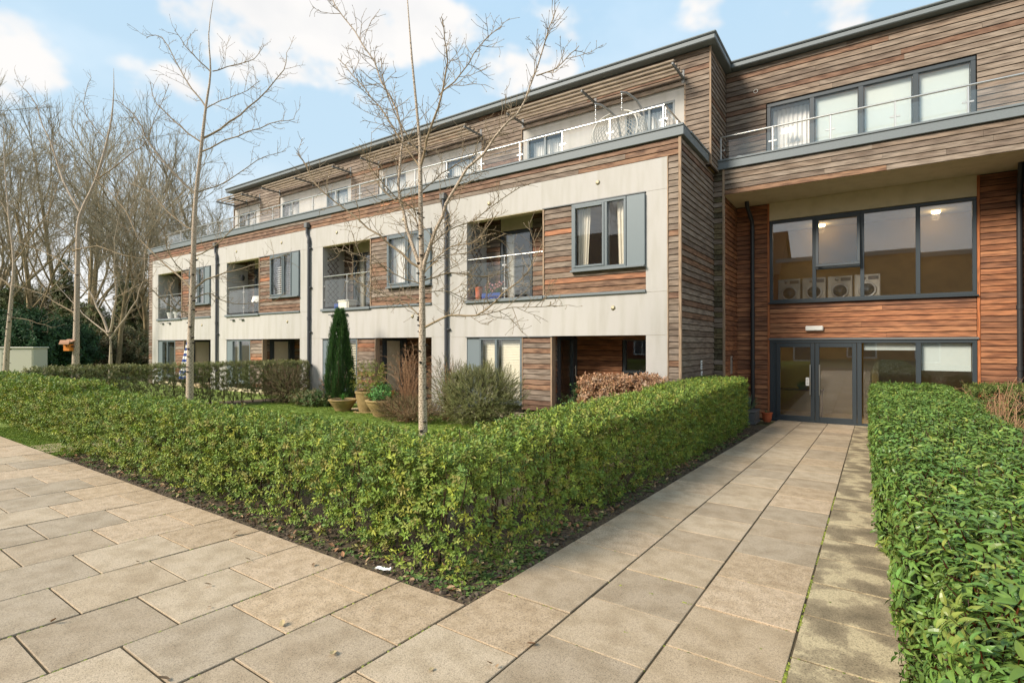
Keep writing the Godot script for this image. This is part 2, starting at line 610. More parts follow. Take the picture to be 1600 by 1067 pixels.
func make_units() -> void:
	# a lapped board: thin upper edge, thick lower edge that throws the shadow line
	var b := Build.new()
	var s := [Vector3(0, 0, 0), Vector3(0, 0, 1), Vector3(0, 0.05, 1.04), Vector3(0, 1, 0.5), Vector3(0, 1, 0)]
	for k in 4:
		var p: Vector3 = s[k]
		var q: Vector3 = s[k + 1]
		b.quad(q, q + Vector3.RIGHT, p + Vector3.RIGHT, p)
	for k in range(1, 4):
		b.tri(s[0], s[k + 1], s[k])
		b.tri(s[0] + Vector3.RIGHT, s[k] + Vector3.RIGHT, s[k + 1] + Vector3.RIGHT)
	wedge = b.mesh()
	b = Build.new()
	b.cbox(Transform3D.IDENTITY, Vector3(0, -0.045, 0), Vector3(0.592, 0, 0.588), 0.003)
	unit_slab = b.mesh()


func sheet(b: Build, x0: float, x1: float, z0: float, z1: float, up: float) -> void:
	var zs := [z0]
	for z in [-19.0, 9.0]:
		if z > z0 and z < z1:
			zs.append(z)
	zs.append(z1)
	for k in zs.size() - 1:
		var a: float = zs[k]
		var c: float = zs[k + 1]
		b.quad(Vector3(x0, ground_y(a) + up, a), Vector3(x1, ground_y(a) + up, a), Vector3(x1, ground_y(c) + up, c), Vector3(x0, ground_y(c) + up, c))


func build_ground() -> void:
	var b := Build.new()
	sheet(b, -400, 300, -400, 300, -0.03)
	setting("ground", b, mats.rough_ground)
	b = Build.new()
	sheet(b, -40, -3.5, -12.2, -3.2, 0.0)
	sheet(b, -60, -10.3, -3.2, -2.64, 0.0)
	setting("lawn", b, mats.turf)
	b = Build.new()
	sheet(b, -10.4, -2.13, -3.95, -2.6, 0.012)
	sheet(b, -3.75, -2.13, -14.9, -3.95, 0.012)
	sheet(b, 0.75, 6, -16.4, -0.3, 0.004)
	sheet(b, -18.1, -16.4, -11.8, -3.9, 0.012)
	sheet(b, -13.6, -3.75, -12.0, -10.9, 0.012)
	setting("planting_bed", b, mats.soil)
	b = Build.new()
	sheet(b, -11.75, -10.75, -4.4, -2.7, 0.02)
	sheet(b, -13.2, -10.4, -11.8, -10.2, 0.02)
	setting("garden_path", b, mats.buff_path)


func build_pavement() -> void:
	var root := Node3D.new()
	root.name = "pavement"
	root.set_meta("kind", "structure")
	add_child(root)
	var b := Build.new()
	sheet(b, -40, -2.17, -2.66, 4.0, 0.026)
	sheet(b, -2.17, 0.8, -16.46, 4.0, 0.026)
	part("joint_bed", b, mats.joint_sand, root)
	var spots := []
	var pitch := 0.605
	for col in range(-28, 5):
		var x0 := -2.183 + pitch * col
		var odd := posmod(col, 2) == 1
		var z := -2.36 - 0.6 * 24 if not odd else -2.655 - 0.6 * 23
		while z < 2.2:
			var z0 := z
			var z1 := z + 0.598
			z += 0.6
			if col < 0:
				if z1 < -2.5:
					continue
				z0 = maxf(z0, -2.655)
			else:
				z0 = maxf(z0, -16.44)
			if z1 - z0 < 0.12:
				continue
			var mid := Vector3(x0 + 0.3, 0, (z0 + z1) * 0.5)
			# only what this view or a step beside it can show
			if mid.z > 0.27 * mid.x + 1.9 or mid.z > 1.9 - 0.9 * mid.x and mid.x > 0:
				continue
			spots.append([x0, z0, z1, col])
	var tilt := atan(SLOPE)
	for s in spots:
		var o := MeshInstance3D.new()
		o.name = "paving_slab"
		o.mesh = unit_slab
		var kind := "slab_%d" % rng.randi_range(0, 5)
		var col: int = s[3]
		if col == 3:
			kind = "stained_slab_%d" % rng.randi_range(0, 1)
		elif col < 0 and s[1] < -2.3 and rng.randf() < 0.75:
			kind = "grimy_slab_%d" % rng.randi_range(0, 2)
		elif col == 0 and rng.randf() < 0.4 or col == 2 and rng.randf() < 0.35:
			kind = "grimy_slab_%d" % rng.randi_range(0, 2)
		o.material_override = mats[kind]
		root.add_child(o, true)
		var bs := Basis(Vector3.RIGHT, -tilt + rnd(-0.003, 0.003)) * Basis(Vector3.BACK, rnd(-0.003, 0.003))
		bs = bs * Basis.from_scale(Vector3(1, 1, (s[2] - s[1]) / 0.598))
		o.transform = Transform3D(bs, Vector3(s[0], ground_y(s[1]) + 0.034 + rnd(-0.002, 0.002), s[1]))


# ---------------------------------------------------------------- the flats

func board_kind(zone: String, high: float) -> String:
	var r := rng.randf()
	match zone:
		"cedar":
			return "cedar_board_%d" % rng.randi_range(0, 5)
		"mossy":
			return "mossy_board_%d" % rng.randi_range(0, 2) if r < 0.7 else "grey_board_%d" % rng.randi_range(0, 6)
		"mixed":
			if r < 0.10:
				return "cedar_board_%d" % rng.randi_range(0, 5)
			if r < 0.5:
				return "brown_board_%d" % rng.randi_range(0, 2)
		"brown":
			if r < 0.07:
				return "cedar_board_%d" % rng.randi_range(1, 4)
			if r < 0.6:
				return "brown_board_%d" % rng.randi_range(0, 2)
		"grey":
			if r < 0.08:
				return "brown_board_%d" % rng.randi_range(0, 2)
	return "grey_board_%d" % rng.randi_range(0, 6)


# rows of boards on a wall that faces +z (axis "z", plane z = at) or +x (axis "x"); holes are [from, to, bottom, top]
func clad(panel: Node3D, axis: String, at: float, a0: float, a1: float, y0: float, y1: float, zone: String, holes := [], pitch := 0.14) -> void:
	var rows := maxi(1, roundi((y1 - y0) / pitch))
	var hgt := (y1 - y0) / rows
	for r in rows:
		var y := y0 + hgt * r
		var runs := [[a0, a1]]
		for hole in holes:
			if y + hgt * 0.5 > hole[2] and y + hgt * 0.5 < hole[3]:
				var left := []
				for run in runs:
					if hole[0] > run[0]:
						left.append([run[0], minf(run[1], hole[0])])
					if hole[1] < run[1]:
						left.append([maxf(run[0], hole[1]), run[1]])
				runs = left
		for run in runs:
			var p: float = run[0]
			while p < run[1] - 0.02:
				var q: float = minf(run[1], p + rnd(1.9, 4.4))
				if run[1] - q < 0.7:
					q = run[1]
				boards.append({"panel": panel, "axis": axis, "at": at, "a": p, "b": q, "y": y, "h": hgt, "kind": board_kind(zone, y)})
				p = q


func board_place(d: Dictionary) -> Transform3D:
	var deep := 0.034
	var long: float = d.b - d.a - 0.004
	var tall: float = d.h - 0.015
	if d.axis == "z":
		return Transform3D(Basis(Vector3(long, 0, 0), Vector3(0, tall, 0), Vector3(0, 0, deep)), Vector3(d.a + 0.002, d.y, d.at))
	return Transform3D(Basis(Vector3(0, 0, -long), Vector3(0, tall, 0), Vector3(deep, 0, 0)), Vector3(d.at, d.y, d.b - 0.002))


# the 300 boards that show largest are parts of their own, the rest one part
func lay_boards() -> void:
	for d in boards:
		var t := board_place(d)
		var p := seen(t * Vector3(0, 0.5, 1))
		var q := seen(t * Vector3(1, 0.5, 1))
		d.size = 0.0
		if p.z > 0.1 and q.z > 0.1:
			var x0 := clampf(minf(p.x, q.x), 0, 1600)
			var x1 := clampf(maxf(p.x, q.x), 0, 1600)
			var my := (p.y + q.y) * 0.5
			if my > 0 and my < 600:
				d.size = (x1 - x0) * FOCAL * d.h / ((p.z + q.z) * 0.5)
	boards.sort_custom(func(u, w): return u.size > w.size)
	var rest := {}
	for k in boards.size():
		var d: Dictionary = boards[k]
		if k < 300:
			var o := place("plank", wedge, mats[d.kind], d.panel)
			o.transform = board_place(d)
		else:
			if not rest.has(d.kind):
				rest[d.kind] = []
			rest[d.kind].append(board_place(d))
	var am := ArrayMesh.new()
	var o := MeshInstance3D.new()
	o.name = "small_planks"
	var base := wedge.surface_get_arrays(0)
	var bv: PackedVector3Array = base[Mesh.ARRAY_VERTEX]
	var bn: PackedVector3Array = base[Mesh.ARRAY_NORMAL]
	var bi: PackedInt32Array = base[Mesh.ARRAY_INDEX]
	for kind in rest:
		var b := Build.new()
		for t in rest[kind]:
			var first := b.v.size()
			var nb: Basis = t.basis.inverse().transposed()
			for j in bv.size():
				b.v.append(t * bv[j])
				b.n.append((nb * bn[j]).normalized())
				b.c.append(Color.WHITE)
			for j in bi.size():
				b.ix.append(first + bi[j])
		b.into(am)
		am.surface_set_material(am.get_surface_count() - 1, mats[kind])
	o.mesh = am
	o.set_meta("kind", "stuff")
	flats.add_child(o, true)


# a framed window on a wall that faces +z; lights are the x limits of each pane, y limits the same for all
func window(parent: Node3D, called: String, z: float, x0: float, x1: float, y0: float, y1: float, bars: Array, frame: String, fw := 0.055, deep := 0.07, glazed := true) -> Node3D:
	var o := holder(called, parent)
	var b := Build.new()
	var i := Transform3D.IDENTITY
	b.cbox(i, Vector3(x0, y1 - fw, z - deep), Vector3(x1, y1, z + 0.012), 0.006)
	b.cbox(i, Vector3(x0, y0, z - deep), Vector3(x1, y0 + fw, z + 0.012), 0.006)
	b.cbox(i, Vector3(x0, y0 + fw, z - deep), Vector3(x0 + fw, y1 - fw, z + 0.012), 0.006)
	b.cbox(i, Vector3(x1 - fw, y0 + fw, z - deep), Vector3(x1, y1 - fw, z + 0.012), 0.006)
	for x in bars:
		b.cbox(i, Vector3(x - fw * 0.6, y0 + fw, z - deep), Vector3(x + fw * 0.6, y1 - fw, z + 0.012), 0.006)
	part("frame", b, mats[frame], o)
	if glazed:
		var edges := [x0 + fw]
		for x in bars:
			edges.append(x - fw * 0.6)
			edges.append(x + fw * 0.6)
		edges.append(x1 - fw)
		for k in range(0, edges.size(), 2):
			pane(o, edges[k], edges[k + 1], y0 + fw, y1 - fw, z - 0.03)
	return o


func pane(parent: Node3D, x0: float, x1: float, y0: float, y1: float, z: float, bow := 0.004, sheets := 2) -> MeshInstance3D:
	var b := Build.new()
	var mid := Vector3((x0 + x1) / 2, (y0 + y1) / 2, z)
	var t := Transform3D(Basis.from_euler(Vector3(rnd(-bow, bow), rnd(-bow, bow), 0)), mid)
	var hw := (x1 - x0) / 2
	var hh := (y1 - y0) / 2
	for k in sheets:
		b.obox(t, Vector3(-hw, -hh, -0.003 - 0.02 * k), Vector3(hw, hh, 0.003 - 0.02 * k))
	return part("pane", b, mats.glass, parent)


func curtain(parent: Node3D, x0: float, x1: float, y0: float, y1: float, z: float, m: String, folds: int, gather := 0.0) -> void:
	var b := Build.new()
	var steps := folds * 6
	var px := PackedVector3Array()
	for k in steps + 1:
		var u := float(k) / steps
		px.append(Vector3(lerpf(x0, x1, u), 0, z + 0.025 * sin(u * folds * TAU)))
	for k in steps:
		var p := px[k]
		var q := px[k + 1]
		var g0 := (p.x - x0) * gather
		var g1 := (q.x - x0) * gather
		b.quad(Vector3(p.x, y1, p.z), Vector3(q.x, y1, q.z), Vector3(q.x - g1, y0, q.z), Vector3(p.x - g0, y0, p.z))
	part("curtain", b, mats[m], parent)


func slat_blind(parent: Node3D, x0: float, x1: float, y0: float, y1: float, z: float, m: String, step: float, tilt: float, called := "blind") -> void:
	var b := Build.new()
	var y := y0
	while y < y1:
		b.obox(Transform3D(Basis(Vector3.RIGHT, tilt), Vector3((x0 + x1) / 2, y, z)), Vector3(-(x1 - x0) / 2, -0.0015, -step * 0.55), Vector3((x1 - x0) / 2, 0.0015, step * 0.55))
		y += step
	part(called, b, mats[m], parent)


func build_core() -> void:
	# floors, party walls and back walls that close the rooms
	var b := Build.new()
	b.box(-30.9, -3.56, -0.9, -0.2, -19.0, -11.86)
	b.box(-30.9, -3.56, 2.35, 2.84, -19.0, -12.0)
	b.box(-30.9, -3.56, 5.85, 6.26, -19.0, -12.0)
	part("floor_slab", b, mats.soffit, flats)
	b = Build.new()
	for k in 4:
		var x := -10.45 - BAY * k
		b.box(x - 0.12, x + 0.12, -0.2, 5.85, -18.7, -12.14)
	b.box(-30.75, -3.8, -0.9, 9.3, -19.3, -19.0)
	b.box(-30.95, -30.65, -0.9, 6.3, -19.0, -12.13)
	b.box(-3.8, -3.62, -0.9, 6.3, -14.6, -12.0)
	b.box(-3.8, -3.31, -0.9, 6.28, -21.0, -14.83)
	part("inner_wall", b, mats.inside_wall, flats)
	# outer end wall at the far gable
	b = Build.new()
	b.box(-31.06, -30.96, -0.5, 6.3, -19.2, FRONT - 0.0)
	part("end_wall", b, mats.backing, flats)
	var panel := holder("cladding", flats)
	clad(panel, "z", FRONT - 0.02, -31.05, -30.68, -0.35, 5.92, "grey")


func build_bay(k: int) -> void:
	var dx := -BAY * k
	var i := Transform3D.IDENTITY
	var left := -10.45 + dx
	var right := -3.69 + dx if k > 0 else -3.83
	var o0 := -9.71 + dx
	var o1 := -4.335 + dx
	var back := FRONT - 0.3
	if k == 3:
		left = -30.66
	# ---- rendered wall with its openings
	var b := Build.new()
	b.box(left, right, 5.206, 5.93, back, FRONT)
	b.box(left, right, 1.866, 2.86, back, FRONT)
	b.box(left, o0, 2.866, 5.2, -12.84, FRONT)
	b.box(o1, right, 2.866, 5.2, back, FRONT)
	b.box(left, o0, -0.45, 1.86, back, FRONT)
	b.box(o1, right, -0.45, 1.86, -13.4, FRONT)
	part("render_wall", b, mats.render, flats)
	# thin backing that closes the joints between the render panels
	for q in [[left, right, 5.19, 5.215], [left, o0, 2.85, 2.875], [o1, right, 2.85, 2.875], [left, o0, 1.855, 1.872], [o1, right, 1.855, 1.872]]:
		b = Build.new()
		b.box(q[0], q[1], q[2], q[3], back + 0.05, FRONT - 0.008)
		part("render_joint", b, mats.soffit, flats)
	# round vent outlets with a weathered ring
	for spot in [[-5.15, 2.53], [-5.6 + 0.05, 5.63], [-8.9, 5.62]]:
		b = Build.new()
		var at := Vector3(spot[0] + dx, spot[1], FRONT)
		b.tube(PackedVector3Array([at + Vector3(0, 0, -0.05), at + Vector3(0, 0, 0.006), at + Vector3(0, 0, 0.012)]), PackedFloat32Array([0.06, 0.06, 0.05]), 14)
		part("vent", b, mats.soffit, flats)
	if k > 0:
		for x in [-9.25, -8.5]:
			b = Build.new()
			b.box(x + dx, x + dx + 0.22, 2.68, 2.72, FRONT - 0.02, FRONT + 0.1)
			part("overflow_spout", b, mats.bracket_metal, flats)

	# ---- first floor: timber panel with its window
	var w0 := -6.24 + dx
	var w1 := -4.34 + dx
	var c0 := -7.11 + dx
	b = Build.new()
	b.box(c0, w0, 2.9, 5.2, -12.0, FRONT - 0.03)
	b.box(w0, o1, 2.9, 3.5, -12.0, FRONT - 0.03)
	b.box(c0, c0 + 0.12, 2.9, 5.85, -12.84, -12.0)
	b.box(o0, c0 + 0.12, 2.84, 2.9, -12.84, -11.9)
	part("panel_core", b, mats.backing, flats)
	var panel := holder("cladding", flats)
	clad(panel, "z", FRONT - 0.028, c0 + 0.03, o1, 2.93, 5.19, "mixed", [[w0, w1, 3.46, 5.2]])
	b = Build.new()
	b.cbox(i, Vector3(c0 - 0.02, 2.93, FRONT - 0.14), Vector3(c0 + 0.028, 5.2, FRONT + 0.022), 0.004)
	part("corner_trim", b, mats.trim_wood, flats)
	b = Build.new()
	b.cbox(i, Vector3(o0 - 0.05, 2.835, FRONT - 0.1), Vector3(c0 + 0.0, 2.925, FRONT + 0.075), 0.006)
	b.cbox(i, Vector3(c0 + 0.001, 2.86, FRONT - 0.1), Vector3(o1, 2.925, FRONT + 0.05), 0.006)
	part("sill", b, mats.slate_metal, flats)
	b = Build.new()
	b.cbox(i, Vector3(c0 - 0.02, 5.185, FRONT - 0.05), Vector3(o1, 5.215, FRONT + 0.035), 0.004)
	part("head_flashing", b, mats.bracket_metal, flats)
	var zf := FRONT + 0.075
	var win := window(flats, "window", zf, w0, -4.79 + dx, 3.5, 5.16, [-5.31 + dx], "frame_metal", 0.06, 0.16)
	b = Build.new()
	var s0 := w0 + 0.058
	var s1 := -5.345 + dx
	for e in [[s0, s0 + 0.055, 3.562, 5.1], [s1 - 0.055, s1, 3.562, 5.1], [s0 + 0.055, s1 - 0.055, 5.045, 5.1], [s0 + 0.055, s1 - 0.055, 3.562, 3.617]]:
		b.cbox(i, Vector3(e[0], e[2], zf - 0.02), Vector3(e[1], e[3], zf + 0.03), 0.006)
	part("opening_sash", b, mats.frame_metal, win)
	b = Build.new()
	b.cbox(i, Vector3(w0 - 0.03, 3.455, FRONT - 0.04), Vector3(w1 + 0.004, 3.499, zf + 0.05), 0.006)
	part("window_sill", b, mats.slate_metal, win)
	b = Build.new()
	b.cbox(i, Vector3(-4.785 + dx, 3.5, FRONT - 0.1), Vector3(w1, 5.16, zf - 0.01), 0.005)
	part("metal_panel", b, mats.panel_metal, win)
	match k:
		0:
			curtain(win, w0 + 0.07, w0 + 0.42, 3.53, 5.1, FRONT - 0.16, "curtain", 4, 0.25)
			curtain(win, -4.85 + dx, -5.12 + dx, 3.53, 5.1, FRONT - 0.16, "curtain", 3, 0.2)
		1:
			curtain(win, w0 + 0.06, -4.85 + dx, 3.52, 5.1, FRONT - 0.16, "cloth_white", 13)
		2:
			slat_blind(win, w0 + 0.16, -5.37 + dx, 3.6, 4.75, FRONT - 0.14, "white_plastic", 0.085, 0.55, "shutter")
			slat_blind(win, -5.25 + dx, -4.85 + dx, 3.6, 4.75, FRONT - 0.14, "white_plastic", 0.085, 0.55, "shutter")
		3:
			slat_blind(win, w0 + 0.06, -4.85 + dx, 3.6, 5.1, FRONT - 0.14, "white_plastic", 0.09, 0.5, "shutter")

	# ---- first floor: balcony recess
	var zb := -12.8
	var d0 := -9.18 + dx
	var d1 := -8.06 + dx
	panel = holder("cladding", flats)
	clad(panel, "z", zb, o0, d0 - 0.02, 2.92, 5.83, "brown")
	clad(panel, "z", zb, d1 + 0.02, c0 + 0.0, 2.92, 5.83, "brown")
	b = Build.new()
	b.box(o0, d0, 2.84, 5.85, zb - 0.15, zb - 0.004)
	b.box(d1, c0 + 0.12, 2.84, 5.85, zb - 0.15, zb - 0.004)
	part("panel_core", b, mats.backing, flats)
	b = Build.new()
	b.box(d0, d1, 5.02, 5.85, zb - 0.15, zb + 0.01)
	part("recess_panel", b, mats.soffit, flats)
	var door := window(flats, "balcony_door", zb + 0.01, d0, d1, 2.9, 5.0, [], "dark_frame", 0.085, 0.1)
	curtain(door, d0 + 0.1, d0 + 0.34, 2.95, 4.92, zb - 0.2, "curtain", 4)
	# balcony rail, its post and two glass sheets
	var rail := holder("balcony_rail", flats)
	b = Build.new()
	b.rod(Vector3(o0 + 0.0, 4.1, FRONT - 0.05), Vector3(c0 - 0.02, 4.1, FRONT - 0.05), 0.021, 10)
	part("handrail", b, mats.steel, rail)
	var px := -8.4 + dx
	b = Build.new()
	b.rod(Vector3(px, 2.92, FRONT - 0.05), Vector3(px, 4.09, FRONT - 0.05), 0.021, 10)
	for y in [3.2, 3.85]:
		b.cbox(i, Vector3(px - 0.08, y - 0.025, FRONT - 0.065), Vector3(px + 0.08, y + 0.025, FRONT - 0.035), 0.005)
	part("post", b, mats.steel, rail)
	for e in [[o0 + 0.05, px - 0.03], [px + 0.03, c0 - 0.05]]:
		b = Build.new()
		b.box(e[0], e[1], 3.0, 3.97, FRONT - 0.055, FRONT - 0.045)
		part("glass_sheet", b, mats.rail_glass, rail)
	for y in [3.25, 3.75]:
		b = Build.new()
		b.cbox(i, Vector3(o0, y - 0.025, FRONT - 0.075), Vector3(o0 + 0.07, y + 0.025, FRONT - 0.03), 0.004)
		part("clamp", b, mats.steel, rail)
	if k < 2:
		# diamond trellis fixed to the white side wall of the balcony
		var t := holder("trellis", flats)
		b = Build.new()
		var zt0 := -12.02
		var zt1 := -12.5
		for band in [[3.15, 4.02], [4.08, 5.0]]:
			var n := 4
			for j in range(-n, n + 1):
				for dirn in [-1, 1]:
					var lo := Vector2(0.0, 0.0)
					var pts := []
					var y_at := func(u: float) -> float: return band[0] + (band[1] - band[0]) * (float(j) / n + u * 0.55)
					for u in [0.0, 1.0]:
						pts.append(Vector2(u, y_at.call(u)))
					var p: Vector2 = pts[0]
					var q: Vector2 = pts[1]
					if q.y <= band[0] or p.y >= band[1]:
						continue
					if p.y < band[0]:
						p = p.lerp(q, (band[0] - p.y) / (q.y - p.y))
					if q.y > band[1]:
						q = p.lerp(q, (band[1] - p.y) / (q.y - p.y))
					var z_of := func(u: float) -> float: return lerpf(zt0, zt1, u if dirn > 0 else 1.0 - u)
					var x := o0 + 0.02 + (0.012 if dirn > 0 else 0.0)
					b.rod(Vector3(x, p.y, z_of.call(p.x)), Vector3(x, q.y, z_of.call(q.x)), 0.009, 4)
		part("lattice", b, mats.lattice_brown, t)

	# ---- ground floor: metal panel, window, timber panel
	var g0 := -9.25 + dx
	var g1 := -7.79 + dx
	b = Build.new()
	b.cbox(i, Vector3(o0, -0.2, FRONT - 0.1), Vector3(g0 - 0.0, 1.84, FRONT - 0.02), 0.005)
	part("metal_panel", b, mats.panel_metal, flats)
	win = window(flats, "window", FRONT + 0.0, g0 + 0.004, g1, 0.05, 1.84, [-8.66 + dx], "frame_metal", 0.065, 0.11)
	b = Build.new()
	b.cbox(i, Vector3(g0, 0.0, FRONT - 0.05), Vector3(g1, 0.048, FRONT + 0.07), 0.005)
	part("window_sill", b, mats.slate_metal, win)
	match k:
		0:
			slat_blind(win, g0 + 0.07, -8.71 + dx, 0.12, 1.78, FRONT - 0.17, "blind", 0.045, 1.15)
			slat_blind(win, -8.6 + dx, g1 - 0.07, 0.12, 1.78, FRONT - 0.17, "blind", 0.045, 1.15)
		1:
			slat_blind(win, g0 + 0.07, g1 - 0.07, 0.5, 1.78, FRONT - 0.17, "blind", 0.06, 0.5)
		2:
			curtain(win, g0 + 0.07, g0 + 0.35, 0.1, 1.78, FRONT - 0.2, "curtain", 4)
			curtain(win, g1 - 0.5, g1 - 0.07, 0.1, 0.7, FRONT - 0.2, "cloth_white", 4)
		3:
			curtain(win, g0 + 0.07, g0 + 0.3, 0.1, 1.78, FRONT - 0.2, "curtain", 4)
	var p1 := -6.89 + dx
	b = Build.new()
	b.box(g1, p1, -0.12, 1.86, -12.0, FRONT - 0.03)
	b.box(o0, g1, -0.2, 0.0, -12.0, FRONT - 0.04)
	b.box(g1, p1 - 0.0, -0.45, -0.12, -11.98, FRONT - 0.06)
	b.box(o0, g1 - 0.001, -0.45, -0.2, -11.98, FRONT - 0.07)
	part("panel_core", b, mats.backing, flats)
	panel = holder("cladding", flats)
	clad(panel, "z", FRONT - 0.028, g1 + 0.03, p1, -0.1, 1.83, "mixed")
	b = Build.new()
	b.cbox(i, Vector3(g1 + 0.001, -0.1, FRONT - 0.05), Vector3(g1 + 0.029, 1.84, FRONT + 0.012), 0.003)
	b.cbox(i, Vector3(p1, -0.1, FRONT - 0.17), Vector3(p1 + 0.045, 1.86, FRONT + 0.022), 0.004)
	part("corner_trim", b, mats.trim_wood, flats)
	b = Build.new()
	b.cbox(i, Vector3(o0 - 0.02, 1.842, FRONT - 0.06), Vector3(p1 + 0.06, 1.868, FRONT + 0.045), 0.004)
	part("head_flashing", b, mats.bracket_metal, flats)

	# ---- ground floor: entry recess with the door in its side wall
	var zr := -13.28
	b = Build.new()
	b.box(p1 - 0.1, p1 - 0.005, -0.2, 2.35, -12.13, -12.0)
	b.box(p1 - 0.1, p1 - 0.005, 1.85, 2.35, zr, -12.13)
	b.box(p1 - 0.1, o1 if k > 0 else -5.52 + dx, -0.2, 2.35, zr - 0.15, zr - 0.004)
	if k == 0:
		b.box(-5.52 + dx, o1, -0.2, 0.88, zr - 0.15, zr - 0.004)
		b.box(-5.52 + dx, o1, 1.82, 2.35, zr - 0.15, zr - 0.004)
	part("panel_core", b, mats.backing, flats)
	panel = holder("cladding", flats)
	var holes := [[-5.52 + dx, o1, 0.86, 1.84]] if k == 0 else []
	clad(panel, "z", zr, p1, o1, -0.18, 2.33, "cedar" if k == 0 else "brown", holes)
	clad(panel, "x", p1 - 0.004, -12.13, -11.98, -0.18, 2.33, "brown")
	if k == 0:
		window(flats, "window", zr + 0.02, -5.5 + dx, -4.4 + dx, 0.88, 1.82, [], "dark_frame", 0.08, 0.1)
	door = holder("entry_door", flats)
	b = Build.new()
	var xd := p1 + 0.0
	for e in [[-12.15, -12.22, -0.19, 1.84], [-13.2, -13.27, -0.19, 1.84], [-12.22, -13.2, 1.77, 1.84], [-12.22, -13.2, -0.19, 0.06], [-12.23, -12.33, 0.06, 1.77], [-13.02, -13.19, 0.06, 1.77]]:
		b.cbox(i, Vector3(xd - 0.08, e[2], e[1]), Vector3(xd + 0.03, e[3], e[0]), 0.006)
	part("frame", b, mats.dark_frame, door)
	b = Build.new()
	b.box(xd - 0.03, xd - 0.024, 0.06, 1.77, -13.02, -12.33)
	b.box(xd - 0.05, xd - 0.044, 0.06, 1.77, -13.02, -12.33)
	part("pane", b, mats.glass, door)
	if k > 0:
		b = Build.new()
		b.box(xd - 0.12, xd - 0.11, 0.0, 1.77, -13.05, -12.3)
		part("blind", b, mats.blind, door)
	b = Build.new()
	b.rod(Vector3(xd + 0.07, 0.75, -13.08), Vector3(xd + 0.07, 1.05, -13.08), 0.012)
	b.rod(Vector3(xd + 0.02, 0.8, -13.08), Vector3(xd + 0.07, 0.8, -13.08), 0.009)
	b.rod(Vector3(xd + 0.02, 1.0, -13.08), Vector3(xd + 0.07, 1.0, -13.08), 0.009)
	part("handle", b, mats.steel, door)
	b = Build.new()
	b.box(p1, o1 + 0.0, -0.45, -0.2, -13.3, FRONT - 0.01)
	part("doorstep", b, mats.buff_path, flats)


func build_terrace_front() -> void:
	var i := Transform3D.IDENTITY
	# timber fascia band, corner strip and the wall that turns towards the entrance
	var b := Build.new()
	b.box(-31.05, -3.55, 5.93, 6.33, -12.1, FRONT - 0.03)
	b.box(-3.83, -3.55, -0.45, 5.94, -12.1, FRONT - 0.032)
	b.box(-3.6, -3.548, -0.45, 6.33, -14.75, -12.05)
	b.box(-3.56, -3.30, -0.45, 6.33, -14.95, -14.828)
	part("panel_core", b, mats.backing, flats)
	var panel := holder("cladding", flats)
	clad(panel, "z", FRONT - 0.026, -31.05, -3.57, 5.935, 6.33, "brown", [], 0.132)
	panel = holder("cladding", flats)
	clad(panel, "z", FRONT - 0.028, -3.80, -3.575, -0.4, 5.93, "grey")
	panel = holder("cladding", flats)
	clad(panel, "x", -3.548, -14.8, FRONT - 0.04, -0.4, 6.33, "grey")
	panel = holder("cladding", flats)
	clad(panel, "z", EDGE - 0.026, -3.52, -3.30, -0.45, 6.33, "mossy")
	b = Build.new()
	b.cbox(i, Vector3(-3.83, -0.4, FRONT - 0.03), Vector3(-3.805, 5.93, FRONT + 0.012), 0.003)
	b.cbox(i, Vector3(-3.573, -0.4, FRONT - 0.045), Vector3(-3.512, 6.33, FRONT + 0.016), 0.004)
	b.cbox(i, Vector3(-3.30, -0.45, EDGE - 0.06), Vector3(-3.245, 6.33, EDGE + 0.012), 0.004)
	b.cbox(i, Vector3(-30.68, -0.35, FRONT - 0.03), Vector3(-30.655, 5.93, FRONT + 0.012), 0.003)
	part("corner_trim", b, mats.trim_wood, flats)
	# folded metal coping along the terrace edge: upstand, flat top
	for e in [[-31.12, -21.0], [-21.0, -12.2], [-12.2, -3.44]]:
		b = Build.new()
		b.cbox(i, Vector3(e[0] + 0.002, 6.332, -12.3), Vector3(e[1] - 0.002, 6.535, FRONT + 0.06), 0.008)
		b.cbox(i, Vector3(e[0] + 0.002, 6.536, -12.34), Vector3(e[1] - 0.002, 6.59, FRONT + 0.085), 0.01)
		part("coping", b, mats.slate_metal, flats)
	b = Build.new()
	b.cbox(i, Vector3(-3.85, 6.332, -14.72), Vector3(-3.445, 6.534, -12.301), 0.008)
	b.cbox(i, Vector3(-3.87, 6.5355, -14.70), Vector3(-3.42, 6.589, -12.341), 0.01)
	part("coping", b, mats.slate_metal, flats)
	b = Build.new()
	b.cbox(i, Vector3(-3.444, 6.332, -15.2), Vector3(5.0, 6.534, EDGE + 0.06), 0.008)
	b.cbox(i, Vector3(-3.87, 6.536, -15.22), Vector3(5.0, 6.59, EDGE + 0.085), 0.01)
	part("coping", b, mats.slate_metal, flats)


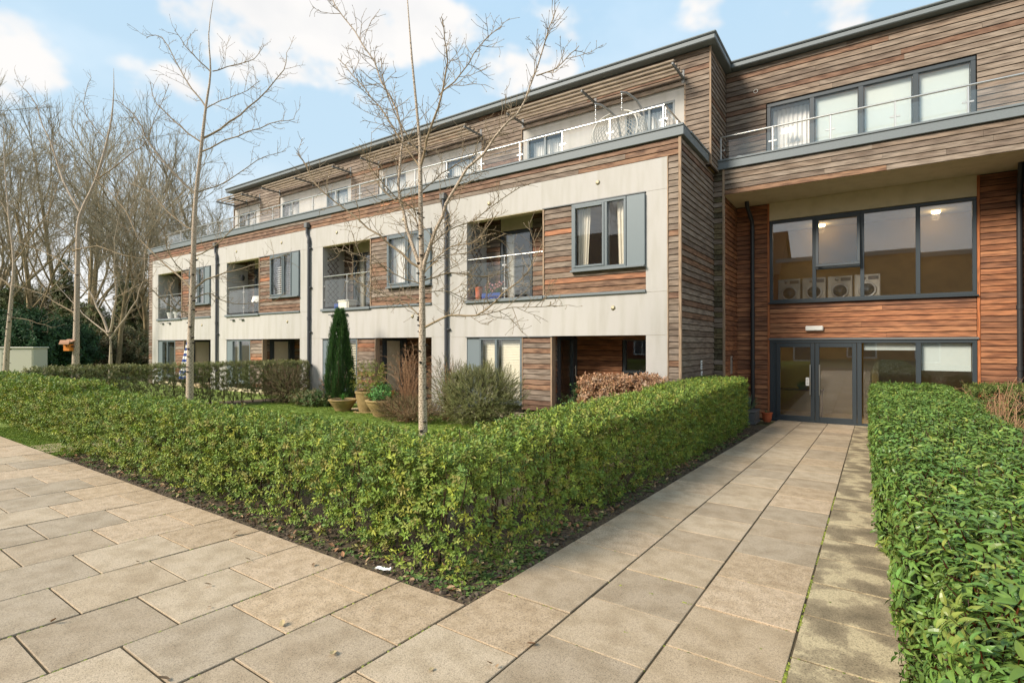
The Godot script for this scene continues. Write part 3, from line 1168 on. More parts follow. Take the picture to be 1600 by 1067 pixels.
func build_entrance() -> void:
	var i := Transform3D.IDENTITY
	var zb := ENTRY - 0.03
	# room shells behind the glass
	var b := Build.new()
	b.box(-3.3, 4.0, -0.9, -0.52, -21.0, ENTRY + 0.05)
	b.box(-3.3, 4.0, 2.3, 2.76, -21.0, ENTRY - 0.12)
	part("floor_slab", b, mats.inside_floor, flats)
	b = Build.new()
	b.box(-3.3, 5.0, 5.66, 6.32, -21.0, EDGE - 0.06)
	part("soffit_slab", b, mats.soffit, flats)
	b = Build.new()
	b.box(-3.3, 4.2, 2.76, 5.66, -20.98, -20.85)
	b.box(3.8, 4.2, -0.52, 5.66, -20.85, ENTRY - 0.13)
	b.box(-3.3, 4.2, -0.9, 9.3, -21.3, -21.0)
	part("inner_wall", b, mats.inside_wall, flats)
	b = Build.new()
	b.box(-3.3, 3.8, -0.52, 2.3, -19.6, -19.4)
	b.box(0.0, 0.15, -0.52, 2.3, -19.4, -17.6)
	part("lobby_wall", b, mats.lobby_wall, flats)
	# outer wall pieces round the openings
	b = Build.new()
	b.box(-3.3, -2.42, -0.55, 5.66, zb - 0.12, zb)
	b.box(2.08, 4.2, -0.55, 5.66, zb - 0.12, zb)
	b.box(-2.42, 2.08, 1.78, 2.8, zb - 0.12, zb)
	b.box(-3.3, -3.285, -0.55, 5.66, ENTRY - 0.05, EDGE - 0.06)
	part("panel_core", b, mats.backing, flats)
	b = Build.new()
	b.box(-2.40, 2.075, 5.16, 5.658, zb - 0.1, ENTRY + 0.005)
	part("recess_panel", b, mats.soffit, flats)
	var panel := holder("cladding", flats)
	clad(panel, "z", zb, -3.28, -2.45, -0.46, 5.65, "cedar")
	panel = holder("cladding", flats)
	clad(panel, "z", zb, -2.39, 2.05, 1.83, 2.8, "cedar")
	panel = holder("cladding", flats)
	clad(panel, "z", zb, 2.12, 2.95, -0.46, 5.65, "cedar")
	panel = holder("cladding", flats)
	clad(panel, "x", -3.285, ENTRY, EDGE - 0.06, -0.46, 5.65, "cedar")
	panel = holder("cladding", flats)
	clad(panel, "z", EDGE - 0.03, -3.245, 5.0, 5.655, 6.33, "grey")
	# the wing that closes the recess on the far side
	b = Build.new()
	b.box(2.97, 3.3, -0.55, 5.655, ENTRY - 0.1, EDGE)
	part("side_wing", b, mats.backing, flats)
	b = Build.new()
	b.cbox(i, Vector3(-2.45, -0.46, zb - 0.02), Vector3(-2.395, 5.65, ENTRY + 0.012), 0.004)
	b.cbox(i, Vector3(2.06, -0.46, zb - 0.02), Vector3(2.115, 5.65, ENTRY + 0.012), 0.004)
	part("corner_trim", b, mats.trim_cedar, flats)

	# first-floor window band; the second light has a top-hung sash pushed open
	var zf := ENTRY + 0.015
	var win := window(flats, "window", zf, -2.39, 2.055, 2.83, 5.14, [-1.29, -0.2, 0.955], "dark_frame", 0.075, 0.11, false)
	pane(win, -2.315, -1.335, 2.905, 5.065, zf - 0.03, 0.006, 3)
	pane(win, -0.155, 0.91, 2.905, 5.065, zf - 0.03, 0.006, 3)
	pane(win, 1.0, 1.98, 2.905, 5.065, zf - 0.03, 0.008, 3)
	pane(win, -1.245, -0.245, 2.905, 3.68, zf - 0.03, 0.006, 3)
	b = Build.new()
	b.cbox(i, Vector3(-1.245, 3.68, zf - 0.1), Vector3(-0.245, 3.74, zf + 0.012), 0.005)
	part("transom", b, mats.dark_frame, win)
	var sash := holder("opening_sash", win)
	var hung := Transform3D(Basis(Vector3.RIGHT, -0.10), Vector3(-0.745, 5.06, zf + 0.03))
	b = Build.new()
	b.cbox(hung, Vector3(-0.5, -0.06, -0.03), Vector3(0.5, 0, 0.03), 0.005)
	b.cbox(hung, Vector3(-0.5, -1.34, -0.03), Vector3(0.5, -1.27, 0.03), 0.005)
	b.cbox(hung, Vector3(-0.5, -1.27, -0.03), Vector3(-0.43, -0.06, 0.03), 0.005)
	b.cbox(hung, Vector3(0.43, -1.27, -0.03), Vector3(0.5, -0.06, 0.03), 0.005)
	part("sash_frame", b, mats.dark_frame, sash)
	b = Build.new()
	b.obox(hung, Vector3(-0.43, -1.27, 0.008), Vector3(0.43, -0.06, 0.014))
	b.obox(hung, Vector3(-0.43, -1.27, -0.012), Vector3(0.43, -0.06, -0.006))
	part("sash_pane", b, mats.glass, sash)
	b = Build.new()
	b.cbox(i, Vector3(-2.42, 2.79, ENTRY - 0.03), Vector3(2.085, 2.829, ENTRY + 0.075), 0.005)
	part("window_sill", b, mats.dark_frame, win)

	# doors and side lights at ground level; the floor here lies half a metre below the camera's ground
	var g := ground_y(ENTRY)
	win = window(flats, "entrance_screen", zf, -2.395, 2.055, g + 0.0, 1.77, [-0.27, 0.955], "dark_frame", 0.085, 0.12, false)
	for e in [[-2.23, -1.285], [-1.275, -0.33]]:
		var leaf := holder("door_leaf", win)
		b = Build.new()
		var x0: float = e[0]
		var x1: float = e[1]
		for r in [[x0, x0 + 0.1, g + 0.02, 1.68], [x1 - 0.1, x1, g + 0.02, 1.68], [x0 + 0.1, x1 - 0.1, 1.57, 1.68], [x0 + 0.1, x1 - 0.1, g + 0.02, g + 0.19]]:
			b.cbox(i, Vector3(r[0], r[2], zf - 0.06), Vector3(r[1], r[3], zf + 0.005), 0.006)
		part("leaf_frame", b, mats.dark_frame, leaf)
		pane(leaf, x0 + 0.1, x1 - 0.1, g + 0.19, 1.57, zf - 0.02, 0.003, 3)
		b = Build.new()
		var hx := -1.33 if x0 < -2 else -1.23
		hx += -0.06 if x0 < -2 else 0.06
		b.rod(Vector3(hx, 0.28, zf + 0.07), Vector3(hx, 1.1, zf + 0.07), 0.016, 10)
		b.rod(Vector3(hx, 0.4, zf), Vector3(hx, 0.4, zf + 0.07), 0.011)
		b.rod(Vector3(hx, 0.98, zf), Vector3(hx, 0.98, zf + 0.07), 0.011)
		part("pull_handle", b, mats.steel, leaf)
	b = Build.new()
	b.box(-1.5, -1.42, 0.52, 0.74, zf - 0.018, zf - 0.012)
	part("door_notice", b, mats.sign_white, win)
	b = Build.new()
	for r in 5:
		b.box(-1.485, -1.435, 0.555 + r * 0.035, 0.565 + r * 0.035, zf - 0.012, zf - 0.010)
	part("door_notice_print", b, mats.ink, win)
	b = Build.new()
	b.box(-2.395, -2.235, g, 1.685, zf - 0.11, zf - 0.02)
	part("fixed_jamb", b, mats.dark_frame, win)
	pane(win, -0.185, 0.905, g + 0.09, 1.685, zf - 0.03, 0.004, 3)
	pane(win, 1.005, 1.97, g + 0.09, 1.685, zf - 0.03, 0.004)
	b = Build.new()
	b.box(1.02, 1.96, 1.0, 1.68, zf - 0.14, zf - 0.135)
	b.box(-0.17, 0.9, 1.5, 1.68, zf - 0.14, zf - 0.135)
	part("roller_blind", b, mats.roller, win)
	b = Build.new()
	b.cbox(i, Vector3(-2.42, 1.772, ENTRY - 0.03), Vector3(2.085, 1.822, ENTRY + 0.06), 0.005)
	part("head_flashing", b, mats.bracket_metal, flats)
	b = Build.new()
	b.cbox(i, Vector3(-1.5, 2.02, ENTRY), Vector3(-1.08, 2.15, ENTRY + 0.09), 0.02)
	part("bulkhead_lamp", b, mats.white_plastic, flats)
	# intercom panel on the side wall of the recess
	var com := holder("intercom", flats)
	b = Build.new()
	b.cbox(i, Vector3(-3.262, 0.82, -15.72), Vector3(-3.235, 1.32, -15.52), 0.006)
	part("face_plate", b, mats.steel, com)
	b = Build.new()
	for r in 6:
		b.box(-3.235, -3.229, 0.88 + r * 0.05, 0.905 + r * 0.05, -15.6, -15.56)
	b.box(-3.235, -3.23, 1.2, 1.28, -15.66, -15.58)
	part("buttons", b, mats.ink, com)
	# small number plates on the return wall
	var plate := holder("number_plate", flats)
	b = Build.new()
	b.cbox(i, Vector3(-3.522, 1.02, -13.56), Vector3(-3.508, 1.25, -13.44), 0.003)
	b.cbox(i, Vector3(-3.522, 0.84, -13.58), Vector3(-3.508, 0.98, -13.46), 0.003)
	part("plate", b, mats.sign_white, plate)
	b = Build.new()
	for r in 3:
		b.box(-3.508, -3.505, 1.05 + r * 0.06, 1.085 + r * 0.06, -13.53, -13.47)
	b.box(-3.508, -3.505, 0.88, 0.93, -13.55, -13.5)
	part("print", b, mats.ink, plate)

	# lit ceiling lamps of the upstairs laundry and the lobby below
	for p in [Vector3(-1.38, 5.6, -20.3), Vector3(1.6, 5.6, -20.2), Vector3(-0.6, 2.24, -17.6)]:
		var lamp := holder("ceiling_light", flats)
		b = Build.new()
		b.lathe(p, [Vector2(0.0, -0.03), Vector2(0.09, -0.022), Vector2(0.115, 0.0), Vector2(0.115, 0.055)], 18)
		part("diffuser", b, mats.lamp_glow, lamp)
		var glow := OmniLight3D.new()
		glow.name = "glow"
		glow.light_color = Color(1.0, 0.88, 0.68)
		glow.light_energy = 0.08 if p.y > 3.0 else 0.12
		glow.light_size = 0.11
		glow.omni_range = 9.0
		glow.omni_attenuation = 2.0
		glow.shadow_enabled = true
		lamp.add_child(glow)
		glow.position = p + Vector3(0, -0.12, 0)


func build_upper_floors() -> void:
	var i := Transform3D.IDENTITY
	var za := -14.0
	var zb := -15.73
	# boxes that close the rooms
	var b := Build.new()
	b.box(-26.75, -3.45, 9.2, 9.34, -19.2, za - 0.1)
	b.box(-3.45, 6.0, 9.2, 9.34, -21.2, zb - 0.1)
	b.box(-26.75, -26.6, 6.26, 9.2, -19.0, za - 0.1)
	b.box(-3.6, -3.42, 6.3, 9.2, -19.0, za - 0.06)
	part("inner_wall", b, mats.inside_wall, flats)
	# cladding of the set-back storey with rendered panels between
	var holes := []
	for k in 4:
		var dx := -BAY * k
		var p0 := maxf(-9.2 + dx, -26.75)
		holes.append([p0, -4.07 + dx, 6.2, 8.5])
	var panel := holder("cladding", flats)
	clad(panel, "z", za - 0.0, -26.75, -3.43, 6.28, 9.33, "grey", holes)
	b = Build.new()
	var edges := [-26.75]
	for k in range(3, -1, -1):
		edges.append(maxf(-9.2 - BAY * k, -26.75))
		edges.append(-4.07 - BAY * k)
	edges.append(-3.43)
	for k in range(0, edges.size(), 2):
		if edges[k + 1] - edges[k] > 0.05:
			b.box(edges[k], edges[k + 1], 6.26, 8.5, za - 0.12, za - 0.003)
	b.box(-26.75, -3.43, 8.5, 9.33, za - 0.12, za - 0.003)
	b.box(-3.46, -3.425, 6.26, 9.33, zb - 0.1, za - 0.01)
	b.box(-3.42, -2.36, 6.26, 9.33, zb - 0.12, zb - 0.003)
	b.box(1.98, 6.0, 6.26, 9.33, zb - 0.12, zb - 0.003)
	b.box(-2.36, 1.98, 8.2, 9.33, zb - 0.12, zb - 0.003)
	part("panel_core", b, mats.backing, flats)
	for k in 4:
		var dx := -BAY * k
		var p0 := maxf(-9.2 + dx, -26.75)
		var p1 := -4.07 + dx
		b = Build.new()
		var wins := [[-9.03 + dx, -7.72 + dx], [-5.74 + dx, -4.33 + dx]]
		if k == 3:
			wins = [[-26.3, -24.75]]
		var x := p0
		for e in wins:
			b.box(x, e[0], 6.26, 8.5, za - 0.1, za - 0.02)
			b.box(e[0], e[1], 8.2, 8.5, za - 0.1, za - 0.02)
			x = e[1]
		b.box(x, p1, 6.26, 8.5, za - 0.1, za - 0.02)
		part("render_wall", b, mats.render, flats)
		for e in wins:
			var win := window(flats, "terrace_window", za - 0.03, e[0], e[1], 6.28, 8.2, [(e[0] + e[1]) / 2] if k != 1 else [], "frame_metal", 0.06, 0.08)
			curtain(win, e[0] + 0.07, e[1] - 0.07, 6.3, 8.1, za - 0.3, "cloth_white", 12)
		b = Build.new()
		b.cbox(i, Vector3(p0 - 0.03, 6.3, za - 0.05), Vector3(p0, 8.5, za + 0.03), 0.004)
		b.cbox(i, Vector3(p1, 6.3, za - 0.05), Vector3(p1 + 0.04, 8.5, za + 0.03), 0.004)
		part("corner_trim", b, mats.trim_wood, flats)
		# timber sunshade on steel brackets
		var shade := holder("sunshade", flats)
		for j in 4:
			b = Build.new()
			var z := za + 0.2 + 0.215 * j
			b.cbox(Transform3D(Basis(Vector3.RIGHT, 0.25), Vector3((p0 + p1) / 2, 8.78, z)), Vector3(-(p1 - p0) / 2, -0.028, -0.05), Vector3((p1 - p0) / 2, 0.028, 0.05), 0.012)
			part("slat", b, mats.shade_slat, shade)
		for bx in [p0 + 0.03, (p0 + p1) / 2, p1 - 0.03]:
			b = Build.new()
			b.cbox(i, Vector3(bx - 0.025, 8.66, za), Vector3(bx + 0.025, 8.72, za + 0.92), 0.004)
			b.cbox(i, Vector3(bx - 0.04, 8.55, za), Vector3(bx + 0.04, 8.9, za + 0.035), 0.004)
			part("bracket", b, mats.bracket_metal, shade)
	panel = holder("cladding", flats)
	clad(panel, "x", -3.425, zb, za, 6.28, 9.33, "grey")
	panel = holder("cladding", flats)
	clad(panel, "z", zb, -3.39, 6.0, 6.28, 9.33, "grey", [[-2.36, 1.98, 6.2, 8.2]])
	b = Build.new()
	b.cbox(i, Vector3(-3.43, 6.3, za - 0.03), Vector3(-3.385, 9.33, za + 0.03), 0.004)
	part("corner_trim", b, mats.trim_wood, flats)
	# entrance-side terrace windows with pale roller blinds, a paper notice on the first
	var win := window(flats, "terrace_window", zb + 0.02, -2.34, 1.96, 6.3, 8.18, [-1.27, -0.205, 0.88], "dark_frame", 0.09, 0.11)
	b = Build.new()
	for e in [[-1.2, -0.28], [-0.13, 0.8], [0.96, 1.86]]:
		b.box(e[0], e[1], 6.4, 8.08, zb - 0.12, zb - 0.115)
	part("roller_blind", b, mats.roller, win)
	curtain(win, -2.24, -1.36, 6.4, 8.08, zb - 0.3, "cloth_white", 8)
	b = Build.new()
	b.box(-2.0, -1.68, 7.3, 7.46, zb - 0.022, zb - 0.018)
	part("paper_notice", b, mats.sign_white, win)
	b = Build.new()
	for r in 12:
		var u0 := TAU * r / 12
		var u1 := TAU * (r + 1) / 12
		b.rod(Vector3(-2.62 + 0.05 * cos(u0), 8.62 + 0.05 * sin(u0), zb + 0.035), Vector3(-2.62 + 0.05 * cos(u1), 8.62 + 0.05 * sin(u1), zb + 0.035), 0.006, 5)
	part("vent_ring", b, mats.white_plastic, flats)
	# roof with a folded metal eave
	var roof := holder("roof", flats)
	b = Build.new()
	b.cbox(i, Vector3(-27.05, 9.34, -19.6), Vector3(-3.22, 9.47, za + 0.3), 0.02)
	b.cbox(i, Vector3(-27.08, 9.471, -19.6), Vector3(-3.19, 9.535, za + 0.34), 0.025)
	part("eave", b, mats.slate_metal, roof)
	b = Build.new()
	b.cbox(i, Vector3(-3.219, 9.34, -21.6), Vector3(6.5, 9.47, zb + 0.25), 0.02)
	b.cbox(i, Vector3(-3.6, 9.472, -21.6), Vector3(6.5, 9.536, zb + 0.29), 0.025)
	part("eave", b, mats.slate_metal, roof)


func balustrade(from: Vector3, to: Vector3, posts: Array, top: float) -> void:
	var o := holder("terrace_balustrade", flats)
	var i := Transform3D.IDENTITY
	var along := (to - from).normalized()
	var b := Build.new()
	b.rod(from + Vector3(0, top - from.y, 0), to + Vector3(0, top - to.y, 0), 0.024, 12)
	part("handrail", b, mats.steel, o)
	for u in posts:
		var p: Vector3 = from + along * u
		b = Build.new()
		var t := Transform3D(Basis(along, Vector3.UP, along.cross(Vector3.UP)), p)
		b.cbox(t, Vector3(-0.02, 0.0, -0.022), Vector3(0.02, top - p.y - 0.02, 0.022), 0.005)
		b.cbox(t, Vector3(-0.1, 0.3, -0.012), Vector3(0.1, 0.34, 0.012), 0.004)
		b.cbox(t, Vector3(-0.07, -0.25, -0.03), Vector3(0.07, 0.0, 0.03), 0.004)
		part("post", b, mats.steel, o)
	for k in posts.size() - 1:
		b = Build.new()
		var p: Vector3 = from + along * (posts[k] + 0.045)
		var t := Transform3D(Basis(along, Vector3.UP, along.cross(Vector3.UP)), p)
		b.obox(t, Vector3(0, -0.25, -0.005), Vector3(posts[k + 1] - posts[k] - 0.09, top - p.y - 0.12, 0.005))
		part("glass_sheet", b, mats.rail_glass, o)


func build_rails() -> void:
	var posts := []
	for k in 20:
		posts.append(0.03 + 1.345 * k)
	balustrade(Vector3(-3.98, 6.59, -12.12), Vector3(-29.9, 6.59, -12.12), posts, 7.25)
	balustrade(Vector3(-3.98, 6.59, -12.13), Vector3(-3.98, 6.59, -13.95), [0.04, 0.95, 1.76], 7.25)
	posts = []
	for k in 7:
		posts.append(0.02 + 1.28 * k)
	balustrade(Vector3(-3.40, 6.59, -14.98), Vector3(5.0, 6.59, -14.98), posts, 7.27)


func build_pipes() -> void:
	for k in 3:
		var x := -10.45 - BAY * k
		var o := holder("downpipe", flats)
		var z := FRONT + 0.07
		var b := Build.new()
		b.cbox(Transform3D.IDENTITY, Vector3(x - 0.2, 5.98, FRONT + 0.005), Vector3(x - 0.02, 6.16, FRONT + 0.15), 0.01)
		part("hopper", b, mats.bracket_metal, o)
		b = Build.new()
		b.tube(PackedVector3Array([Vector3(x - 0.11, 6.0, z), Vector3(x - 0.11, 5.78, z), Vector3(x - 0.09, 5.7, z), Vector3(x - 0.02, 5.6, z), Vector3(x, 5.52, z), Vector3(x, -0.4, z)]), PackedFloat32Array([0.052, 0.052, 0.052, 0.052, 0.052, 0.052]), 12)
		for y in [5.45, 2.6]:
			b.rod(Vector3(x, y - 0.06, z), Vector3(x, y + 0.06, z), 0.062, 12)
		part("pipe", b, mats.pipe_grey, o)
		for y in [5.2, 3.75, 2.1, 0.9]:
			b = Build.new()
			b.cbox(Transform3D.IDENTITY, Vector3(x - 0.065, y - 0.02, FRONT + 0.001), Vector3(x + 0.13, y + 0.02, z + 0.02), 0.004)
			part("clip", b, mats.pipe_grey, o)
	for e in [[-2.83, true], [2.78, false]]:
		var x: float = e[0]
		var z := ENTRY + 0.09
		var o := holder("downpipe", flats)
		var b := Build.new()
		var pts := PackedVector3Array([Vector3(x - 0.05, 5.66, z + 0.5), Vector3(x - 0.05, 5.5, z + 0.47), Vector3(x, 5.18, z + 0.06), Vector3(x, 5.05, z), Vector3(x, -0.5, z)])
		b.tube(pts, PackedFloat32Array([0.055, 0.055, 0.055, 0.055, 0.055]), 12)
		for y in [4.9, 2.5, 1.1]:
			b.rod(Vector3(x, y - 0.05, z), Vector3(x, y + 0.05, z), 0.066, 12)
		part("pipe", b, mats.black_plastic, o)


func build_brick_house() -> void:
	# stands behind the photographer; the entrance windows mirror it
	var o := thing("brick_house", Vector3(0, 0, 17), "brick house opposite the entrance, showing only mirrored in the entrance windows", "house")
	var b := Build.new()
	b.box(-26, -7.0, -0.6, 7.6, 0, 9)
	part("wall", b, mats.brick_red, o)
	b = Build.new()
	b.box(-6.99, 9, -0.6, 8.6, 1.0, 10)
	part("wall", b, mats.brick_buff, o)
	b = Build.new()
	b.quad(Vector3(-26.5, 7.5, -0.4), Vector3(-26.5, 12.0, 4.5), Vector3(-6.7, 12.0, 4.5), Vector3(-6.7, 7.5, -0.4))
	b.quad(Vector3(-6.7, 7.5, 9.4), Vector3(-6.7, 12.0, 4.5), Vector3(-26.5, 12.0, 4.5), Vector3(-26.5, 7.5, 9.4))
	b.tri(Vector3(-6.95, 7.6, 0), Vector3(-6.95, 11.6, 4.5), Vector3(-6.95, 7.6, 9))
	part("roof", b, mats.roof_tile, o)
	b = Build.new()
	b.box(-7.2, 9.2, 8.6, 8.95, 0.8, 10.2)
	part("parapet", b, mats.slate_metal, o)
	for x in [-24.0, -20.5, -17.0, -13.5, -10.0]:
		for y in [0.6, 4.2]:
			var win := holder("window", o)
			b = Build.new()
			b.box(x, x + 1.5, y, y + 1.7, -0.06, 0.02)
			part("frame", b, mats.white_plastic, win)
			b = Build.new()
			b.box(x + 0.1, x + 0.7, y + 0.1, y + 1.6, -0.075, -0.061)
			b.box(x + 0.8, x + 1.4, y + 0.1, y + 1.6, -0.075, -0.061)
			part("pane", b, mats.dark_glass, win)
	for x in [-5.5, -1.5, 2.5, 6.0]:
		for y in [0.4, 3.4]:
			var win := holder("window", o)
			b = Build.new()
			b.box(x, x + 1.6, y, y + 1.6, 0.94, 1.02)
			part("frame", b, mats.white_plastic, win)
			b = Build.new()
			b.box(x + 0.1, x + 1.5, y + 0.1, y + 1.5, 0.92, 0.939)
			part("pane", b, mats.dark_glass, win)


# ---------------------------------------------------------------- plants

func leaf(b: Build, from: Vector3, dir: Vector3, side: Vector3, long: float, wide: float, bend: float, segs: int, tint: Color) -> void:
	b.col = tint
	var up := side.cross(dir).normalized()
	var mids := []
	var halves := []
	for k in segs + 1:
		var u := float(k) / segs
		mids.append(from + dir * long * u - Vector3(0, bend * long * u * u, 0))
		halves.append(wide * sin(PI * pow(u, 0.8)) * 0.5 if k < segs else 0.0)
	for k in segs:
		var p: Vector3 = mids[k]
		var q: Vector3 = mids[k + 1]
		var hp: float = halves[k]
		var hq: float = halves[k + 1]
		var f := up * 0.35
		if hp < 0.0005:
			b.tri(p, q, q + (side + f) * hq)
			b.tri(p, q - (side - f) * hq, q)
		elif hq < 0.0005:
			b.tri(p, q, p + (side + f) * hp)
			b.tri(p, p - (side - f) * hp, q)
		else:
			b.quad(p + (side + f) * hp, q + (side + f) * hq, q, p)
			b.quad(p, q, q - (side - f) * hq, p - (side - f) * hp)


func sprig(leaves: int, stem: float, long: float, wide: float, rise: float, bend: float, segs: int, twig := Color(0.12, 0.08, 0.04)) -> ArrayMesh:
	var b := Build.new()
	b.col = twig
	b.tube(PackedVector3Array([Vector3(0, -stem * 0.4, 0), Vector3(0.004, stem * 0.5, 0.003), Vector3(0, stem, 0)]), PackedFloat32Array([0.0022, 0.0018, 0.001]) if long < 0.075 else PackedFloat32Array([0.0055, 0.005, 0.0035]), 3, false)
	for k in leaves:
		var u := (k + 0.5) / leaves
		var w := k * 2.4 + rnd(-0.3, 0.3)
		var out := Vector3(cos(w), 0, sin(w))
		var r := rise + u * 0.55 + rnd(-0.2, 0.2)
		var dir := (out * cos(r) + Vector3.UP * sin(r)).normalized()
		var side := dir.cross(Vector3.UP).normalized()
		side = side.rotated(dir, rnd(-0.5, 0.5))
		var g := rnd(0.72, 1.25)
		leaf(b, Vector3(0, stem * u, 0), dir, side, long * rnd(0.75, 1.15), wide * rnd(0.8, 1.15), bend * rnd(0.5, 1.4), segs, Color(g * rnd(0.9, 1.12), g, g * rnd(0.85, 1.1)))
	return b.mesh()


func pick(tones: Array) -> Color:
	var c: Color = tones[rng.randi_range(0, tones.size() - 1)]
	var g := rnd(0.75, 1.25)
	return Color(c.r * g, c.g * g, c.b * g)


# clipped hedge: boxes [x0, x1, z0, z1, top]; leaves near every face, thinner towards the foot
func hedge(o: Node3D, boxes: Array, density: float, meshes: Array, m: String, tones: Array, size := 1.0, foot := 0.3, wavy := 0.05, inner := 0.12) -> void:
	var spots := []
	var tints := []
	for s in meshes:
		spots.append([])
		tints.append(PackedColorArray())
	var f := FastNoiseLite.new()
	f.seed = rng.randi() % 1000
	f.frequency = 1.6
	for q in boxes:
		var x0: float = q[0]
		var x1: float = q[1]
		var z0: float = q[2]
		var z1: float = q[3]
		var top: float = q[4]
		var low := ground_y((z0 + z1) / 2)
		var tall := top - low
		var areas := [(x1 - x0) * (z1 - z0) * 1.2, (x1 - x0) * tall, (x1 - x0) * tall, (z1 - z0) * tall, (z1 - z0) * tall, (x1 - x0) * (z1 - z0) * tall * inner * 8.0]
		for face in 6:
			for n in int(areas[face] * density):
				var p := Vector3(rnd(x0, x1), rnd(low + 0.05, top), rnd(z0, z1))
				var out := Vector3.UP
				match face:
					0: p.y = top
					1:
						p.z = z1
						out = Vector3.BACK
					2:
						p.z = z0
						out = Vector3.FORWARD
					3:
						p.x = x1
						out = Vector3.RIGHT
					4:
						p.x = x0
						out = Vector3.LEFT
					5: out = rvec()
				if face > 0:
					var up := (p.y - ground_y(p.z)) / foot
					if rng.randf() > clampf(0.3 + up * 0.7, 0.0, 1.0):
						continue
					# tuck the foot of the hedge in
					if face < 5 and up < 1.3:
						p -= out * (1.3 - up) * 0.03
				if f.get_noise_3d(p.x * 2.2, p.y * 2.2, p.z * 2.2) < -0.34 and face > 0:
					continue
				p += out * (f.get_noise_3dv(p) * wavy - absf(rng.randfn()) * 0.035)
				var edge := minf(minf(p.x - x0, x1 - p.x), minf(p.z - z0, z1 - p.z))
				if face == 0:
					p.y -= 0.07 * pow(1.0 - clampf(edge / 0.14, 0.0, 1.0), 2.0)
				var grow := (out * 0.75 + Vector3.UP * 0.5 + rvec() * 0.65).normalized()
				var j := rng.randi_range(0, meshes.size() - 1)
				spots[j].append(Transform3D(basis_up(grow, rnd(0, TAU), size * rnd(0.62, 1.28)), p))
				tints[j].append(pick(tones))
	for j in meshes.size():
		scatter("foliage", meshes[j], mats[m], spots[j], tints[j], o)


func hedge_stems(o: Node3D, boxes: Array, step: float) -> void:
	var b := Build.new()
	for q in boxes:
		var along_x: bool = q[1] - q[0] > q[3] - q[2]
		var long: float = q[1] - q[0] if along_x else q[3] - q[2]
		var u := step * 0.5
		while u < long:
			var p := Vector3(q[0] + u, 0, (q[2] + q[3]) / 2 + rnd(-0.16, 0.16)) if along_x else Vector3((q[0] + q[1]) / 2 + rnd(-0.16, 0.16), 0, q[2] + u)
			p.y = ground_y(p.z) - 0.03
			for s in rng.randi_range(2, 4):
				var dir := Vector3(rnd(-0.35, 0.35), 1, rnd(-0.35, 0.35))
				var tall: float = q[4] - p.y
				var pts := PackedVector3Array([p])
				var rad := PackedFloat32Array([rnd(0.008, 0.017)])
				var at := p
				for k in 4:
					at += (dir + rvec() * 0.28) * tall * 0.24
					pts.append(at)
					rad.append(rad[k] * 0.74)
				b.tube(pts, rad, 5)
				for k in 3:
					var from := pts[1 + k]
					var to := from + (rvec() + Vector3(0, 0.9, 0)) * tall * 0.2
					b.tube(PackedVector3Array([from, to]), PackedFloat32Array([0.005, 0.002]), 3)
			u += step * rnd(0.7, 1.3)
	part("stems", b, mats.hedge_stem, o).set_meta("kind", "stuff")


